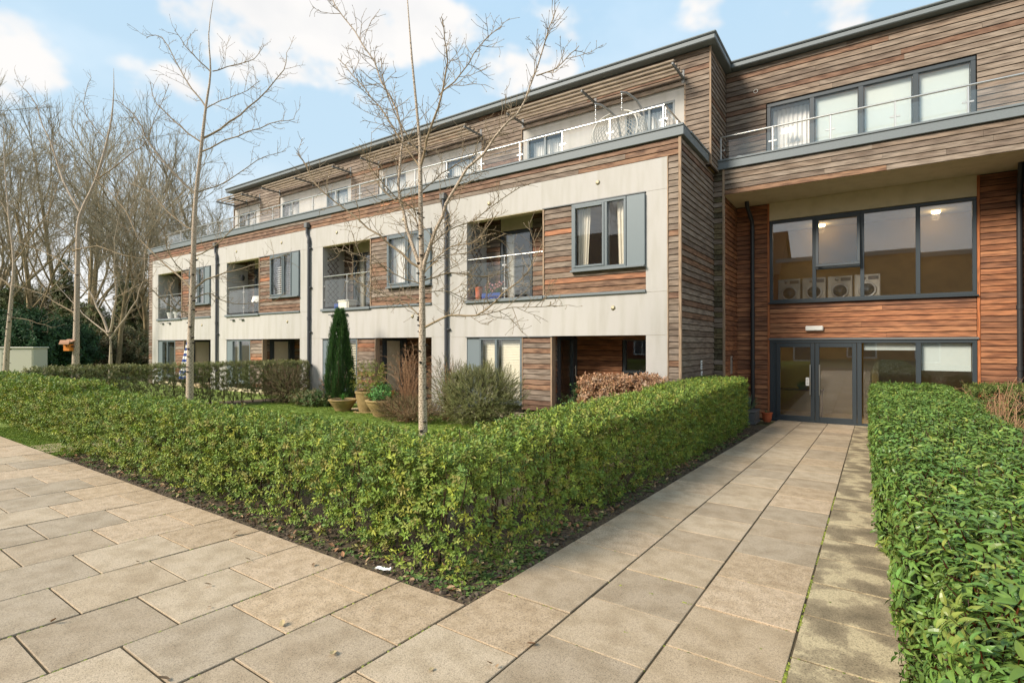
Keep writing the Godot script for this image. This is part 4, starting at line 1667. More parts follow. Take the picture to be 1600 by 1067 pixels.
func build_hedges() -> void:
	var small := [sprig(11, 0.1, 0.05, 0.021, 0.1, 0.1, 2), sprig(9, 0.085, 0.056, 0.023, 0.25, 0.15, 2)]
	var tiny := [sprig(12, 0.1, 0.042, 0.018, 0.1, 0.1, 2)]
	# one mix of fresh and older leaves for the whole of each hedge
	var fresh := [Color(0.32, 0.37, 0.055), Color(0.26, 0.34, 0.055), Color(0.35, 0.37, 0.065), Color(0.22, 0.32, 0.055), Color(0.31, 0.29, 0.08), Color(0.18, 0.27, 0.05), Color(0.155, 0.25, 0.055), Color(0.22, 0.31, 0.055), Color(0.14, 0.22, 0.055), Color(0.26, 0.31, 0.07), Color(0.20, 0.29, 0.055)]
	var deep := [Color(0.125, 0.185, 0.045), Color(0.105, 0.16, 0.045), Color(0.16, 0.21, 0.05), Color(0.19, 0.21, 0.06)]

	# the clipped hedge that turns the corner between the wide path and the entrance path
	var o := thing("clipped_hedge", Vector3.ZERO, "clipped green hedge turning the corner where the two slab paths meet", "hedge")
	var arms := [[-10.75, -3.35, -3.66, -2.86, 0.80], [-3.35, -2.4, -5.2, -2.88, 0.80], [-3.36, -2.4, -9.2, -5.2, 0.81], [-3.42, -2.42, -13.3, -9.2, 0.84]]
	hedge(o, [[-10.75, -6.0, -3.66, -2.86, 0.80]], 430.0, small, "leaf", fresh, 0.8, 0.2, 0.02, 0.04)
	hedge(o, [[-6.0, -3.35, -3.66, -2.86, 0.80]], 330.0, small, "leaf", fresh, 0.8, 0.25, 0.02, 0.01)
	hedge(o, [arms[1]], 320.0, small, "leaf", fresh, 0.85, 0.28, 0.02, 0.01)
	hedge(o, [arms[2]], 430.0, small, "leaf", fresh, 0.8, 0.18, 0.02, 0.04)
	hedge(o, [arms[3]], 520.0, small, "leaf", fresh, 0.72, 0.15, 0.02)
	hedge_stems(o, arms, 0.26)

	# its continuation past the gap
	o = thing("clipped_hedge", Vector3.ZERO, "clipped hedge beyond the gap with the strip of grass before it", "hedge")
	arms = [[-19.0, -11.75, -3.9, -3.1, 0.86]]
	hedge(o, arms, 240.0, small, "leaf", fresh, 1.05, 0.3, 0.06)
	hedge_stems(o, arms, 0.35)

	# garden divider running up to the front wall
	o = thing("clipped_hedge", Vector3.ZERO, "thin clipped hedge dividing the gardens, ending at the downpipe by the cypress", "hedge")
	arms = [[-17.5, -16.95, -11.6, -3.9, 1.0]]
	hedge(o, arms, 260.0, tiny, "leaf", [Color(0.22, 0.24, 0.08), Color(0.17, 0.2, 0.07), Color(0.26, 0.25, 0.1), Color(0.3, 0.29, 0.14)], 1.1, 0.45, 0.05, 0.05)
	hedge_stems(o, arms, 0.3)

	# large-leaved hedge on the near side of the entrance path
	o = thing("laurel_hedge", Vector3.ZERO, "broad flat-topped hedge with long glossy leaves and red stems beside the entrance path", "hedge")
	var red := Color(0.28, 0.05, 0.04)
	var big := [sprig(10, 0.11, 0.080, 0.022, -0.15, 0.45, 4, red), sprig(12, 0.12, 0.072, 0.022, 0.05, 0.5, 4, red), sprig(9, 0.11, 0.086, 0.023, -0.1, 0.35, 4, red)]
	var lush := [Color(0.125, 0.22, 0.045), Color(0.15, 0.245, 0.05), Color(0.105, 0.19, 0.045), Color(0.18, 0.265, 0.055), Color(0.23, 0.28, 0.06), Color(0.095, 0.18, 0.045), Color(0.115, 0.205, 0.045), Color(0.14, 0.225, 0.05), Color(0.16, 0.25, 0.05), Color(0.13, 0.21, 0.045), Color(0.12, 0.23, 0.05)]
	arms = [[0.25, 1.1, -2.9, -0.9, 0.77], [0.17, 1.12, -5.5, -2.9, 0.77], [0.08, 1.18, -10.0, -5.5, 0.76], [0.03, 1.3, -14.4, -10.0, 0.74]]
	for q in arms:
		hedge(o, [q], 520.0, big, "glossy_leaf", lush, 0.72, 0.2, 0.025, 0.03)
	hedge_stems(o, arms, 0.3)

	# low hedge under the side window of the entrance
	o = thing("clipped_hedge", Vector3.ZERO, "small-leaved dark hedge below the window right of the entrance doors", "hedge")
	arms = [[1.75, 4.6, -15.6, -14.0, 0.72]]
	hedge(o, arms, 300.0, tiny, "leaf", deep, 1.0, 0.2, 0.05)
	hedge_stems(o, arms, 0.4)

	# beech keeping its brown leaves, at the building corner
	o = thing("beech_hedge", Vector3.ZERO, "low beech hedge with dry copper-brown leaves at the building's timber corner", "hedge")
	var crisp := [sprig(9, 0.12, 0.07, 0.034, 0.2, 0.3, 2, Color(0.2, 0.12, 0.07))]
	var brown := [Color(0.50, 0.29, 0.17), Color(0.58, 0.36, 0.22), Color(0.42, 0.23, 0.13), Color(0.62, 0.44, 0.31)]
	arms = [[-5.25, -3.65, -11.2, -10.35, 0.86]]
	hedge(o, arms, 330.0, crisp, "dry_leaf", brown, 1.0, 0.2, 0.12)
	hedge_stems(o, arms, 0.3)


func limb_mesh(b: Build, pts: PackedVector3Array, r0: float, r1: float, sides: int, rough := 0.03) -> PackedVector3Array:
	var fine := PackedVector3Array([pts[0]])
	for k in pts.size() - 1:
		var p0 := pts[maxi(k - 1, 0)]
		var p3 := pts[mini(k + 2, pts.size() - 1)]
		var cuts := 3
		for j in range(1, cuts + 1):
			var u := float(j) / cuts
			var p := pts[k].cubic_interpolate(pts[k + 1], p0, p3, u)
			if j < cuts:
				p += rvec() * rough * pts[k].distance_to(pts[k + 1]) * 0.3
			fine.append(p)
	var rad := PackedFloat32Array()
	for k in fine.size():
		rad.append(lerpf(r0, r1, pow(float(k) / (fine.size() - 1), 0.8)))
	b.tube(fine, rad, sides)
	return fine


func twigs(b: Build, path: PackedVector3Array, from: float, gap: float, long: float, r: float, deep: int, lift := 0.12) -> void:
	var total := 0.0
	for k in path.size() - 1:
		total += path[k].distance_to(path[k + 1])
	var at := total * from
	while at < total:
		var run := at
		var k := 0
		while k < path.size() - 2 and run > path[k].distance_to(path[k + 1]):
			run -= path[k].distance_to(path[k + 1])
			k += 1
		var seg := path[k + 1] - path[k]
		var p := path[k] + seg.normalized() * minf(run, seg.length())
		var dir := seg.normalized()
		var side := dir.cross(rvec()).normalized()
		var d := (dir * 0.62 + side * rnd(0.6, 1.1) + Vector3(0, lift, 0)).normalized()
		var size := long * (rnd(0.08, 0.3) if rng.randf() < 0.45 else rnd(0.4, 1.1)) * (1.0 - 0.4 * at / total)
		var q := p
		var pts := PackedVector3Array([p])
		for j in 3:
			d = (d + rvec() * 0.36 + Vector3(0, 0.1, 0)).normalized()
			q += d * size / 3.0
			pts.append(q)
		b.tube(pts, PackedFloat32Array([r, r * 0.8, r * 0.62, r * 0.5]), 3, false)
		if deep > 0:
			twigs(b, pts, 0.25, gap * 0.9, long * 0.42, r * 0.78, deep - 1, lift)
		else:
			b.tube(PackedVector3Array([q, q + d * 0.014, q + d * 0.03]), PackedFloat32Array([r * 0.5, r * 1.05, r * 0.3]), 4, false)
		at += gap * rnd(0.5, 1.5)


# a young birch: trunk and limbs given as places in the picture at the trunk's distance; limbs swing towards or away from the viewer
func birch(label: String, deep: float, trunk: Array, r0: float, limbs: Array, twig_gap := 0.2) -> Node3D:
	var foot: Vector3 = ray(trunk[0][0], 538, deep)
	foot.y = ground_y(foot.z)
	var o := thing("birch_tree", foot, label, "tree", "young birches in the front gardens")
	var b := Build.new()
	var pts := PackedVector3Array([Vector3(0, -0.1, 0)])
	for t in trunk:
		pts.append(ray(t[0], t[1], deep) - foot)
	limb_mesh(b, pts, r0 * 1.12, 0.004, 12, 0.004)
	part("trunk", b, mats.birch_bark, o)
	# branch scars on the trunk
	b = Build.new()
	var y := 0.15
	while y < 4.2:
		var u := 0
		while u < pts.size() - 2 and pts[u + 1].y < y:
			u += 1
		var p := pts[u].lerp(pts[u + 1], clampf((y - pts[u].y) / maxf(pts[u + 1].y - pts[u].y, 0.01), 0, 1))
		var w := rnd(0, TAU)
		var r := r0 * (1.08 - y * 0.1)
		b.ball(p + Vector3(cos(w), 0, sin(w)) * r * 0.95, Vector3(rnd(0.02, 0.045) * r0 / 0.08, rnd(0.01, 0.026), rnd(0.02, 0.045) * r0 / 0.08), 4, 7)
		y += rnd(0.04, 0.2)
	part("bark_scars", b, mats.knot, o)
	var crown := Build.new()
	for l in limbs:
		var swing: float = l[2] if l.size() > 2 else rnd(-0.7, 0.7)
		var lp := PackedVector3Array()
		var first: Array = l[0][0]
		for t in l[0]:
			var away := Vector2(t[0] - first[0], t[1] - first[1]).length() / FOCAL * deep
			lp.append(ray(t[0], t[1], deep + swing * away * 0.5) - foot)
		b = Build.new()
		var fine := limb_mesh(b, lp, l[1], 0.006, 7, 0.12)
		part("limb", b, mats.birch_bark if l[1] > 0.03 else mats.twig, o)
		twigs(crown, fine, 0.08, twig_gap * 0.5, 0.85, 0.0068, 1)
	part("crown", crown, mats.twig, o)
	return o


func build_birches() -> void:
	birch("pale-barked birch with forked crown in front of the cypress and the brown shrubs", 8.9,
		[[661, 672], [660, 600], [659.5, 500], [659, 432], [657, 330], [656, 252], [655, 216], [645, 112], [638, 27], [632, -60]], 0.079, [
		[[[661, 425], [680, 360], [712, 292], [775, 211], [820, 157], [851, 67], [868, 15]], 0.036, -0.3],
		[[[838, 117], [865, 108], [885, 90], [905, 70]], 0.012, 0.2],
		[[[658, 425], [635, 355], [622, 288], [629, 216], [608, 148], [568, 72], [521, 4], [500, -50]], 0.034, 0.4],
		[[[657, 262], [608, 189], [568, 135], [527, 90]], 0.018, 0.5],
		[[[656, 262], [676, 189], [694, 126], [698, 81], [691, 27]], 0.024, -0.6],
		[[[685, 148], [721, 112], [752, 67], [784, 40]], 0.013, 0.3],
		[[[660, 512], [668, 509], [700, 493], [744, 493], [786, 458], [824, 426], [848, 380]], 0.026, -0.7],
		[[[660, 440], [668, 436], [703, 426], [754, 432], [799, 423]], 0.017, 0.3],
		[[[744, 493], [770, 488], [800, 480], [870, 478]], 0.01, 0.2],
		[[[659, 500], [636, 474], [585, 452], [544, 432]], 0.012, 0.5],
		[[[658, 420], [607, 381], [560, 343], [505, 300], [462, 238]], 0.024, 0.25],
		[[[659, 445], [620, 430], [575, 405], [525, 388]], 0.011, -0.5],
		[[[661, 400], [700, 360], [740, 345], [800, 300], [830, 285]], 0.014, 0.6],
		[[[657, 300], [690, 270], [735, 245], [770, 215]], 0.012, 0.7],
		[[[657, 330], [620, 310], [585, 270], [560, 225]], 0.012, -0.6],
		[[[660, 430], [690, 400], [730, 395], [790, 365]], 0.010, -0.4],
		[[[659, 470], [620, 460], [590, 470], [560, 455]], 0.008, 0.1],
		[[[660, 380], [640, 330], [600, 300], [575, 255]], 0.012, 0.4],
		[[[661, 415], [705, 385], [745, 375], [780, 330]], 0.010, -0.6],
		[[[657, 245], [630, 200], [600, 130], [595, 90]], 0.012, -0.2],
		[[[659, 455], [700, 455], [735, 470], [775, 462]], 0.008, 0.5]], 0.18)
	birch("tallest bare birch rising in front of the striped parasol", 13.2,
		[[296, 622], [297, 540], [300, 454], [302, 360], [305, 303], [314, 219], [320, 165], [327, 111], [324, 51], [332, -10]], 0.095, [
		[[[314, 216], [357, 189], [401, 155], [442, 108], [446, 81]], 0.03, 0.3],
		[[[305, 303], [236, 229], [212, 185], [179, 155]], 0.032, -0.4],
		[[[319, 165], [287, 121], [251, 57], [226, 58]], 0.02, 0.5],
		[[[327, 111], [300, 84], [270, 45]], 0.016, -0.3],
		[[[330, 110], [365, 100], [395, 91], [411, 67]], 0.014, 0.5],
		[[[312, 221], [280, 196], [243, 162], [233, 128]], 0.022, 0.2],
		[[[314, 236], [371, 212], [421, 192], [459, 185]], 0.02, -0.5],
		[[[318, 170], [345, 155], [372, 146], [405, 125]], 0.014, -0.2],
		[[[300, 454], [275, 428], [243, 400], [170, 300], [135, 270]], 0.03, 0.5],
		[[[298, 494], [258, 473], [225, 440], [190, 420]], 0.02, -0.5],
		[[[303, 452], [320, 437], [350, 426], [390, 415], [450, 395]], 0.028, 0.3],
		[[[302, 467], [324, 458], [346, 469], [380, 475], [430, 470]], 0.018, 0.6],
		[[[303, 400], [340, 380], [380, 345], [430, 330]], 0.018, -0.4],
		[[[303, 360], [260, 330], [235, 300], [190, 282]], 0.016, 0.6],
		[[[307, 300], [350, 285], [400, 250], [445, 235]], 0.018, 0.5],
		[[[301, 440], [265, 400], [255, 360], [230, 330]], 0.014, -0.6],
		[[[300, 470], [285, 480], [270, 465], [262, 450]], 0.012, 0.0]], 0.24)
	var b3 := birch("bare birch with a bird box fixed to its trunk", 17.0,
		[[117, 597], [118, 540], [119, 470], [120, 391], [123, 337], [148, 280], [169, 202], [175, 148], [175, 105]], 0.115, [
		[[[123, 330], [88, 256], [64, 196], [47, 152], [24, 125]], 0.04, 0.3],
		[[[112, 392], [150, 384], [190, 398], [245, 405]], 0.025, -0.5],
		[[[118, 492], [90, 475], [64, 459], [0, 436]], 0.025, 0.4],
		[[[119, 470], [150, 440], [185, 430], [230, 395]], 0.026, 0.5],
		[[[148, 280], [190, 250], [230, 215], [262, 130]], 0.022, -0.3],
		[[[121, 380], [85, 350], [40, 335], [-10, 300]], 0.022, -0.4],
		[[[119, 430], [80, 400], [45, 385], [0, 370]], 0.018, 0.5],
		[[[165, 220], [140, 190], [128, 160], [140, 120]], 0.016, 0.4],
		[[[119, 450], [160, 470], [200, 455], [240, 430]], 0.016, -0.2]], 0.28)
	birch("birch cut by the picture's edge in front of the grey cabinet", 21.0,
		[[8, 584], [11, 530], [16, 470], [20, 410], [12, 340], [5, 260], [2, 190]], 0.115, [
		[[[16, 470], [50, 430], [90, 400], [120, 385]], 0.03, 0.3],
		[[[20, 410], [60, 350], [85, 300], [100, 240]], 0.03, -0.3],
		[[[17, 450], [-20, 420], [-60, 400]], 0.03, 0.3],
		[[[12, 340], [-20, 280], [-40, 220]], 0.025, 0.2],
		[[[14, 495], [45, 500], [80, 512]], 0.02, 0.2]], 0.32)
	birch("thin bare tree with a low fork between the birches and the dark evergreens", 26.0,
		[[172, 578], [172, 540], [170, 520]], 0.14, [
		[[[170, 525], [150, 480], [125, 430], [100, 360]], 0.07, 0.3],
		[[[170, 522], [180, 470], [178, 400], [185, 330]], 0.07, -0.3],
		[[[171, 530], [205, 480], [222, 440], [228, 380]], 0.05, 0.3],
		[[[170, 526], [140, 500], [110, 470], [85, 440]], 0.04, 0.5]], 0.35)
	# the bird box
	var at := ray(106.5, 540, 16.85)
	var o := thing("bird_box", at, "small orange bird box with a pitched roof on a birch trunk", "bird box", "", YAW)
	var b := Build.new()
	b.cbox(Transform3D.IDENTITY, Vector3(-0.1, -0.17, -0.09), Vector3(0.1, 0.05, 0.09), 0.006)
	part("box", b, mats.bird_orange, o)
	b = Build.new()
	b.cbox(Transform3D(Basis(Vector3.BACK, 0.0) * Basis(Vector3.RIGHT, 0.35), Vector3(0, 0.13, 0.04)), Vector3(-0.16, -0.012, -0.2), Vector3(0.16, 0.012, 0.16), 0.004)
	b.cbox(Transform3D(Basis(Vector3.RIGHT, 1.15), Vector3(0, 0.13, 0.15)), Vector3(-0.16, -0.01, -0.05), Vector3(0.16, 0.01, 0.1), 0.004)
	part("roof", b, mats.bird_roof, o)
	b = Build.new()
	b.tube(PackedVector3Array([Vector3(0, -0.02, 0.085), Vector3(0, -0.02, 0.093)]), PackedFloat32Array([0.022, 0.022]), 12)
	part("entry_hole", b, mats.seal, o)
	b = Build.new()
	b.box(0.1, 0.16, -0.05, 0.0, -0.03, 0.03)
	part("fixing", b, mats.lattice_brown, o)


func grow(thick: Build, fine: Build, at: Vector3, dir: Vector3, long: float, r: float, level: int, spread: float) -> void:
	var steps := 5 if level < 2 else 3
	var pts := PackedVector3Array([at])
	var rad := PackedFloat32Array([r])
	var d := dir
	var p := at
	for k in steps:
		d = (d + rvec() * (0.10 if level == 0 else 0.24) + Vector3(0, 0.10 if level > 0 else 0.03, 0)).normalized()
		p += d * long / steps
		pts.append(p)
		rad.append(r * (1.0 - 0.62 * (k + 1) / steps) if level < 3 else r * (1.0 - 0.5 * (k + 1) / steps))
	rad[0] = maxf(rad[0], [0.0, 0.0, 0.024, 0.015, 0.010][level])
	for k in range(1, rad.size()):
		rad[k] = maxf(rad[k], [0.0, 0.02, 0.014, 0.010, 0.006][level])
	(thick if level < 2 else fine).tube(pts, rad, [8, 6, 4, 3, 3][level], false)
	if level >= 4:
		return
	var kids: int = [10, 6, 5, 4][level]
	for k in kids:
		var u := lerpf(0.3 if level == 0 else 0.2, 1.0, (k + rnd(0.0, 0.9)) / kids)
		var seg := mini(int(u * steps), steps - 1)
		var from := pts[seg].lerp(pts[seg + 1], u * steps - seg)
		var axis := (pts[seg + 1] - pts[seg]).normalized()
		var side := axis.cross(rvec()).normalized()
		var tilt := spread * rnd(0.6, 1.3)
		var nd := (axis * cos(tilt) + side * sin(tilt)).normalized()
		grow(thick, fine, from, nd, long * (rnd(0.42, 0.7) if level == 0 else rnd(0.4, 0.75)) * (1.15 - u * 0.45), rad[seg] * rnd(0.32, 0.5), level + 1, spread)


func build_woods() -> void:
	var ivy_leaf := sprig(12, 0.3, 0.12, 0.09, -0.2, 0.3, 2)
	var ivy_tones := [Color(0.085, 0.11, 0.035), Color(0.10, 0.13, 0.04), Color(0.13, 0.15, 0.045), Color(0.17, 0.16, 0.06)]
	var kinds := []
	for k in 5:
		var thick := Build.new()
		var fine := Build.new()
		grow(thick, fine, Vector3(0, -0.3, 0), Vector3(rnd(-0.08, 0.08), 1, rnd(-0.08, 0.08)).normalized(), [11.0, 13.0, 9.5, 12.0, 10.0][k], [0.19, 0.24, 0.17, 0.2, 0.17][k], 0, [0.62, 0.5, 0.75, 0.45, 0.7][k])
		kinds.append([thick.mesh(), fine.mesh()])
	# place in the picture, distance, kind, size, ivy height, what sets it apart
	var spots := [[-70, 30, 0, 0.95, 0.0, "broad-crowned bare tree reaching in from beyond the picture's edge"], [10, 36, 1, 1.0, 6.0, "tall ivied woodland tree behind the birch cut by the picture's edge"], [62, 33, 2, 1.0, 0.0, "low spreading bare tree above the grey cabinet"],
		[100, 42, 3, 1.1, 9.0, "narrow ivied woodland tree just before the bird box birch, cabinet side"], [150, 38, 1, 0.95, 5.0, "upright ivied woodland tree just past the bird box birch"], [195, 46, 0, 1.2, 9.0, "broad ivied tree midway between the bird box birch and the flats"],
		[228, 38, 4, 1.05, 0.0, "twiggy bare tree touching the far gable end of the flats"], [262, 50, 3, 1.2, 8.0, "narrow ivied woodland tree rising behind the farthest white bay"], [300, 44, 2, 1.05, 0.0, "spreading bare tree straight behind the tallest birch"],
		[335, 54, 1, 1.15, 6.0, "upright ivied tree behind the roof terrace, beside the tallest birch"], [372, 60, 4, 1.1, 0.0, "twiggy bare crown behind the very end of the roof"], [410, 62, 0, 1.0, 0.0, "broad bare crown showing over the far end of the roof"],
		[215, 52, 1, 1.25, 10.0, "tallest ivied woodland tree, behind the far gable end"], [130, 55, 0, 1.3, 7.0, "large distant ivied tree directly behind the bird box birch"], [40, 50, 3, 1.25, 8.0, "tall narrow ivied tree far behind the grey cabinet"],
		[-30, 44, 4, 1.2, 0.0, "twiggy bare tree cut in half by the picture's edge"], [280, 62, 4, 1.2, 0.0, "distant twiggy tree between the gable end and the tallest birch"], [455, 66, 2, 1.1, 0.0, "lowest bare crown peeping over the roof eave"], [180, 34, 2, 0.85, 0.0, "small low-forked woodland tree beside the dark evergreens"]]
	var n := 0
	for s in spots:
		var p := ray(s[0], 538, s[1])
		p.y = ground_y(p.z)
		var clad_in_ivy: bool = s[4] > 0.0
		var o := thing("woodland_tree", p, s[5], "tree", "bare woodland trees beyond the gardens", n * 1.7)
		place("trunk", kinds[s[2]][0], mats.wood_bark, o).scale = Vector3.ONE * s[3] * 1.1
		place("crown", kinds[s[2]][1], mats.wood_twig, o).scale = Vector3.ONE * s[3] * 1.1
		if clad_in_ivy:
			var at := []
			var tint := PackedColorArray()
			for j in int(s[4] * 210):
				var y := rnd(0.1, s[4]) * rnd(0.5, 1.0)
				var w := rnd(0, TAU)
				var r: float = rnd(0.22, 0.8) * (1.15 - y / (s[4] * 1.15))
				var out := Vector3(cos(w), 0, sin(w))
				at.append(Transform3D(basis_up((out + Vector3.UP * 0.4 + rvec() * 0.5).normalized(), rnd(0, TAU), rnd(0.8, 1.4)), out * (0.12 + r) + Vector3(0, y, 0)))
				tint.append(pick(ivy_tones))
			scatter("ivy", ivy_leaf, mats.leaf, at, tint, o)
		n += 1
	# dark evergreens behind the cabinet and beside the gable
	var laurel := sprig(12, 0.3, 0.15, 0.06, 0.0, 0.3, 2)
	var dark := [Color(0.035, 0.085, 0.03), Color(0.045, 0.10, 0.03), Color(0.06, 0.125, 0.04), Color(0.03, 0.07, 0.03)]
	var scrub := [Color(0.10, 0.11, 0.045), Color(0.16, 0.13, 0.06), Color(0.13, 0.12, 0.05), Color(0.2, 0.15, 0.08), Color(0.08, 0.10, 0.035)]
	for e in [[30, 31.0, Vector3(3.2, 1.9, 1.6), "dense dark evergreen shrub behind the grey cabinet", dark, 2600], [-60, 30.0, Vector3(3.0, 2.1, 1.6), "dark evergreen shrub at the picture's edge", dark, 1600], [98, 33.0, Vector3(2.4, 1.7, 1.4), "dark evergreen shrub behind the bird box", dark, 1700],
			[188, 37.0, Vector3(2.8, 1.6, 1.5), "ragged brown-green thicket beside the white gable end", scrub, 1200], [232, 36.0, Vector3(1.6, 1.2, 1.2), "low reddish thicket touching the far end of the flats", scrub, 700], [140, 40.0, Vector3(3.4, 2.4, 1.6), "tall dim thicket between the woodland trunks", scrub, 1500], [60, 44.0, Vector3(5.0, 3.4, 1.8), "broad brown thicket high behind the evergreens", scrub, 2200], [-20, 42.0, Vector3(5.0, 3.6, 1.8), "broad olive thicket behind the birch at the edge", scrub, 2000], [225, 48.0, Vector3(4.5, 3.6, 1.8), "olive thicket far behind the flats' gable", scrub, 1800]]:
		var p := ray(e[0], 538, e[1])
		p.y = ground_y(p.z)
		bush(thing("evergreen_shrub" if e[4] == dark else "thicket", p, e[3], "shrub"), e[2], e[5], [laurel], "leaf", e[4], 1.35, 14)


# a shrub that stands on its origin: leaves through an uneven ellipsoid and bare stems inside
func bush(o: Node3D, half: Vector3, count: int, meshes: Array, m: String, tones: Array, size := 1.0, stems := 10, stem_mat := "hedge_stem", shell := 0.75) -> void:
	var f := FastNoiseLite.new()
	f.seed = rng.randi() % 1000
	f.frequency = 1.1
	var spots := []
	var tints := []
	for s in meshes:
		spots.append([])
		tints.append(PackedColorArray())
	for k in count:
		var d := rvec()
		var lump := 1.0 + f.get_noise_3dv(d * 2.2) * 0.5
		var reach := pow(rnd(shell * shell * shell, 1.0), 0.333) * lump
		var p := d * reach * half + Vector3(0, half.y * 0.98, 0)
		if p.y < 0.05:
			continue
		var j := rng.randi_range(0, meshes.size() - 1)
		spots[j].append(Transform3D(basis_up((d + Vector3.UP * 0.6 + rvec() * 0.5).normalized(), rnd(0, TAU), size * rnd(0.7, 1.25)), p))
		tints[j].append(pick(tones))
	for j in meshes.size():
		scatter("foliage", meshes[j], mats[m], spots[j], tints[j], o)
	var b := Build.new()
	for k in stems:
		var d := (rvec() + Vector3(0, 1.1, 0)).normalized()
		var tip := d * half * rnd(0.8, 1.05) + Vector3(0, half.y * 0.9, 0)
		var foot := Vector3(rnd(-0.12, 0.12), -0.03, rnd(-0.12, 0.12))
		var pts := PackedVector3Array([foot, foot.lerp(tip, 0.4) + rvec() * 0.06 + Vector3(0, 0.05, 0), tip])
		b.tube(pts, PackedFloat32Array([0.016, 0.01, 0.003]), 5)
		twigs(b, pts, 0.3, 0.18, 0.3, 0.004, 0)
	part("stems", b, mats[stem_mat], o).set_meta("kind", "stuff")


func on_ground(x: float, z: float, up := 0.0) -> Vector3:
	return Vector3(x, ground_y(z) + up, z)


func bowl(called: String, at: Vector3, r: float, tall: float, label: String, m: String, lip := 1.12, foot := 0.72) -> Node3D:
	var o := thing(called, at, label, "plant pot")
	var b := Build.new()
	b.lathe(Vector3.ZERO, [Vector2(r * foot * 0.9, 0), Vector2(r * foot, 0.01), Vector2(r * (foot + 0.12), tall * 0.3), Vector2(r * 0.97, tall * 0.75), Vector2(r, tall * 0.86), Vector2(r * lip * 0.97, tall * 0.88), Vector2(r * lip, tall * 0.92), Vector2(r * lip, tall * 0.98), Vector2(r * lip * 0.96, tall), Vector2(r * 0.88, tall), Vector2(r * 0.86, tall * 0.9)], 28)
	part("pot", b, mats[m], o)
	b = Build.new()
	b.lathe(Vector3.ZERO, [Vector2(r * 0.87, tall * 0.9), Vector2(0.0, tall * 0.93)], 20)
	part("soil", b, mats.compost, o)
	return o


# strap leaves that arch from one point
func straps(b: Build, at: Vector3, count: int, long: float, wide: float, rise0: float, rise1: float, bend: float, tint: Color) -> void:
	for k in count:
		var w := rnd(0, TAU)
		var r := rnd(rise0, rise1)
		var dir := Vector3(cos(w) * cos(r), sin(r), sin(w) * cos(r))
		var g := rnd(0.7, 1.25)
		leaf(b, at + Vector3(cos(w), 0, sin(w)) * 0.02, dir, dir.cross(Vector3.UP).normalized(), long * rnd(0.7, 1.1), wide, bend * rnd(0.5, 1.4), 4, Color(tint.r * g, tint.g * g, tint.b * g))


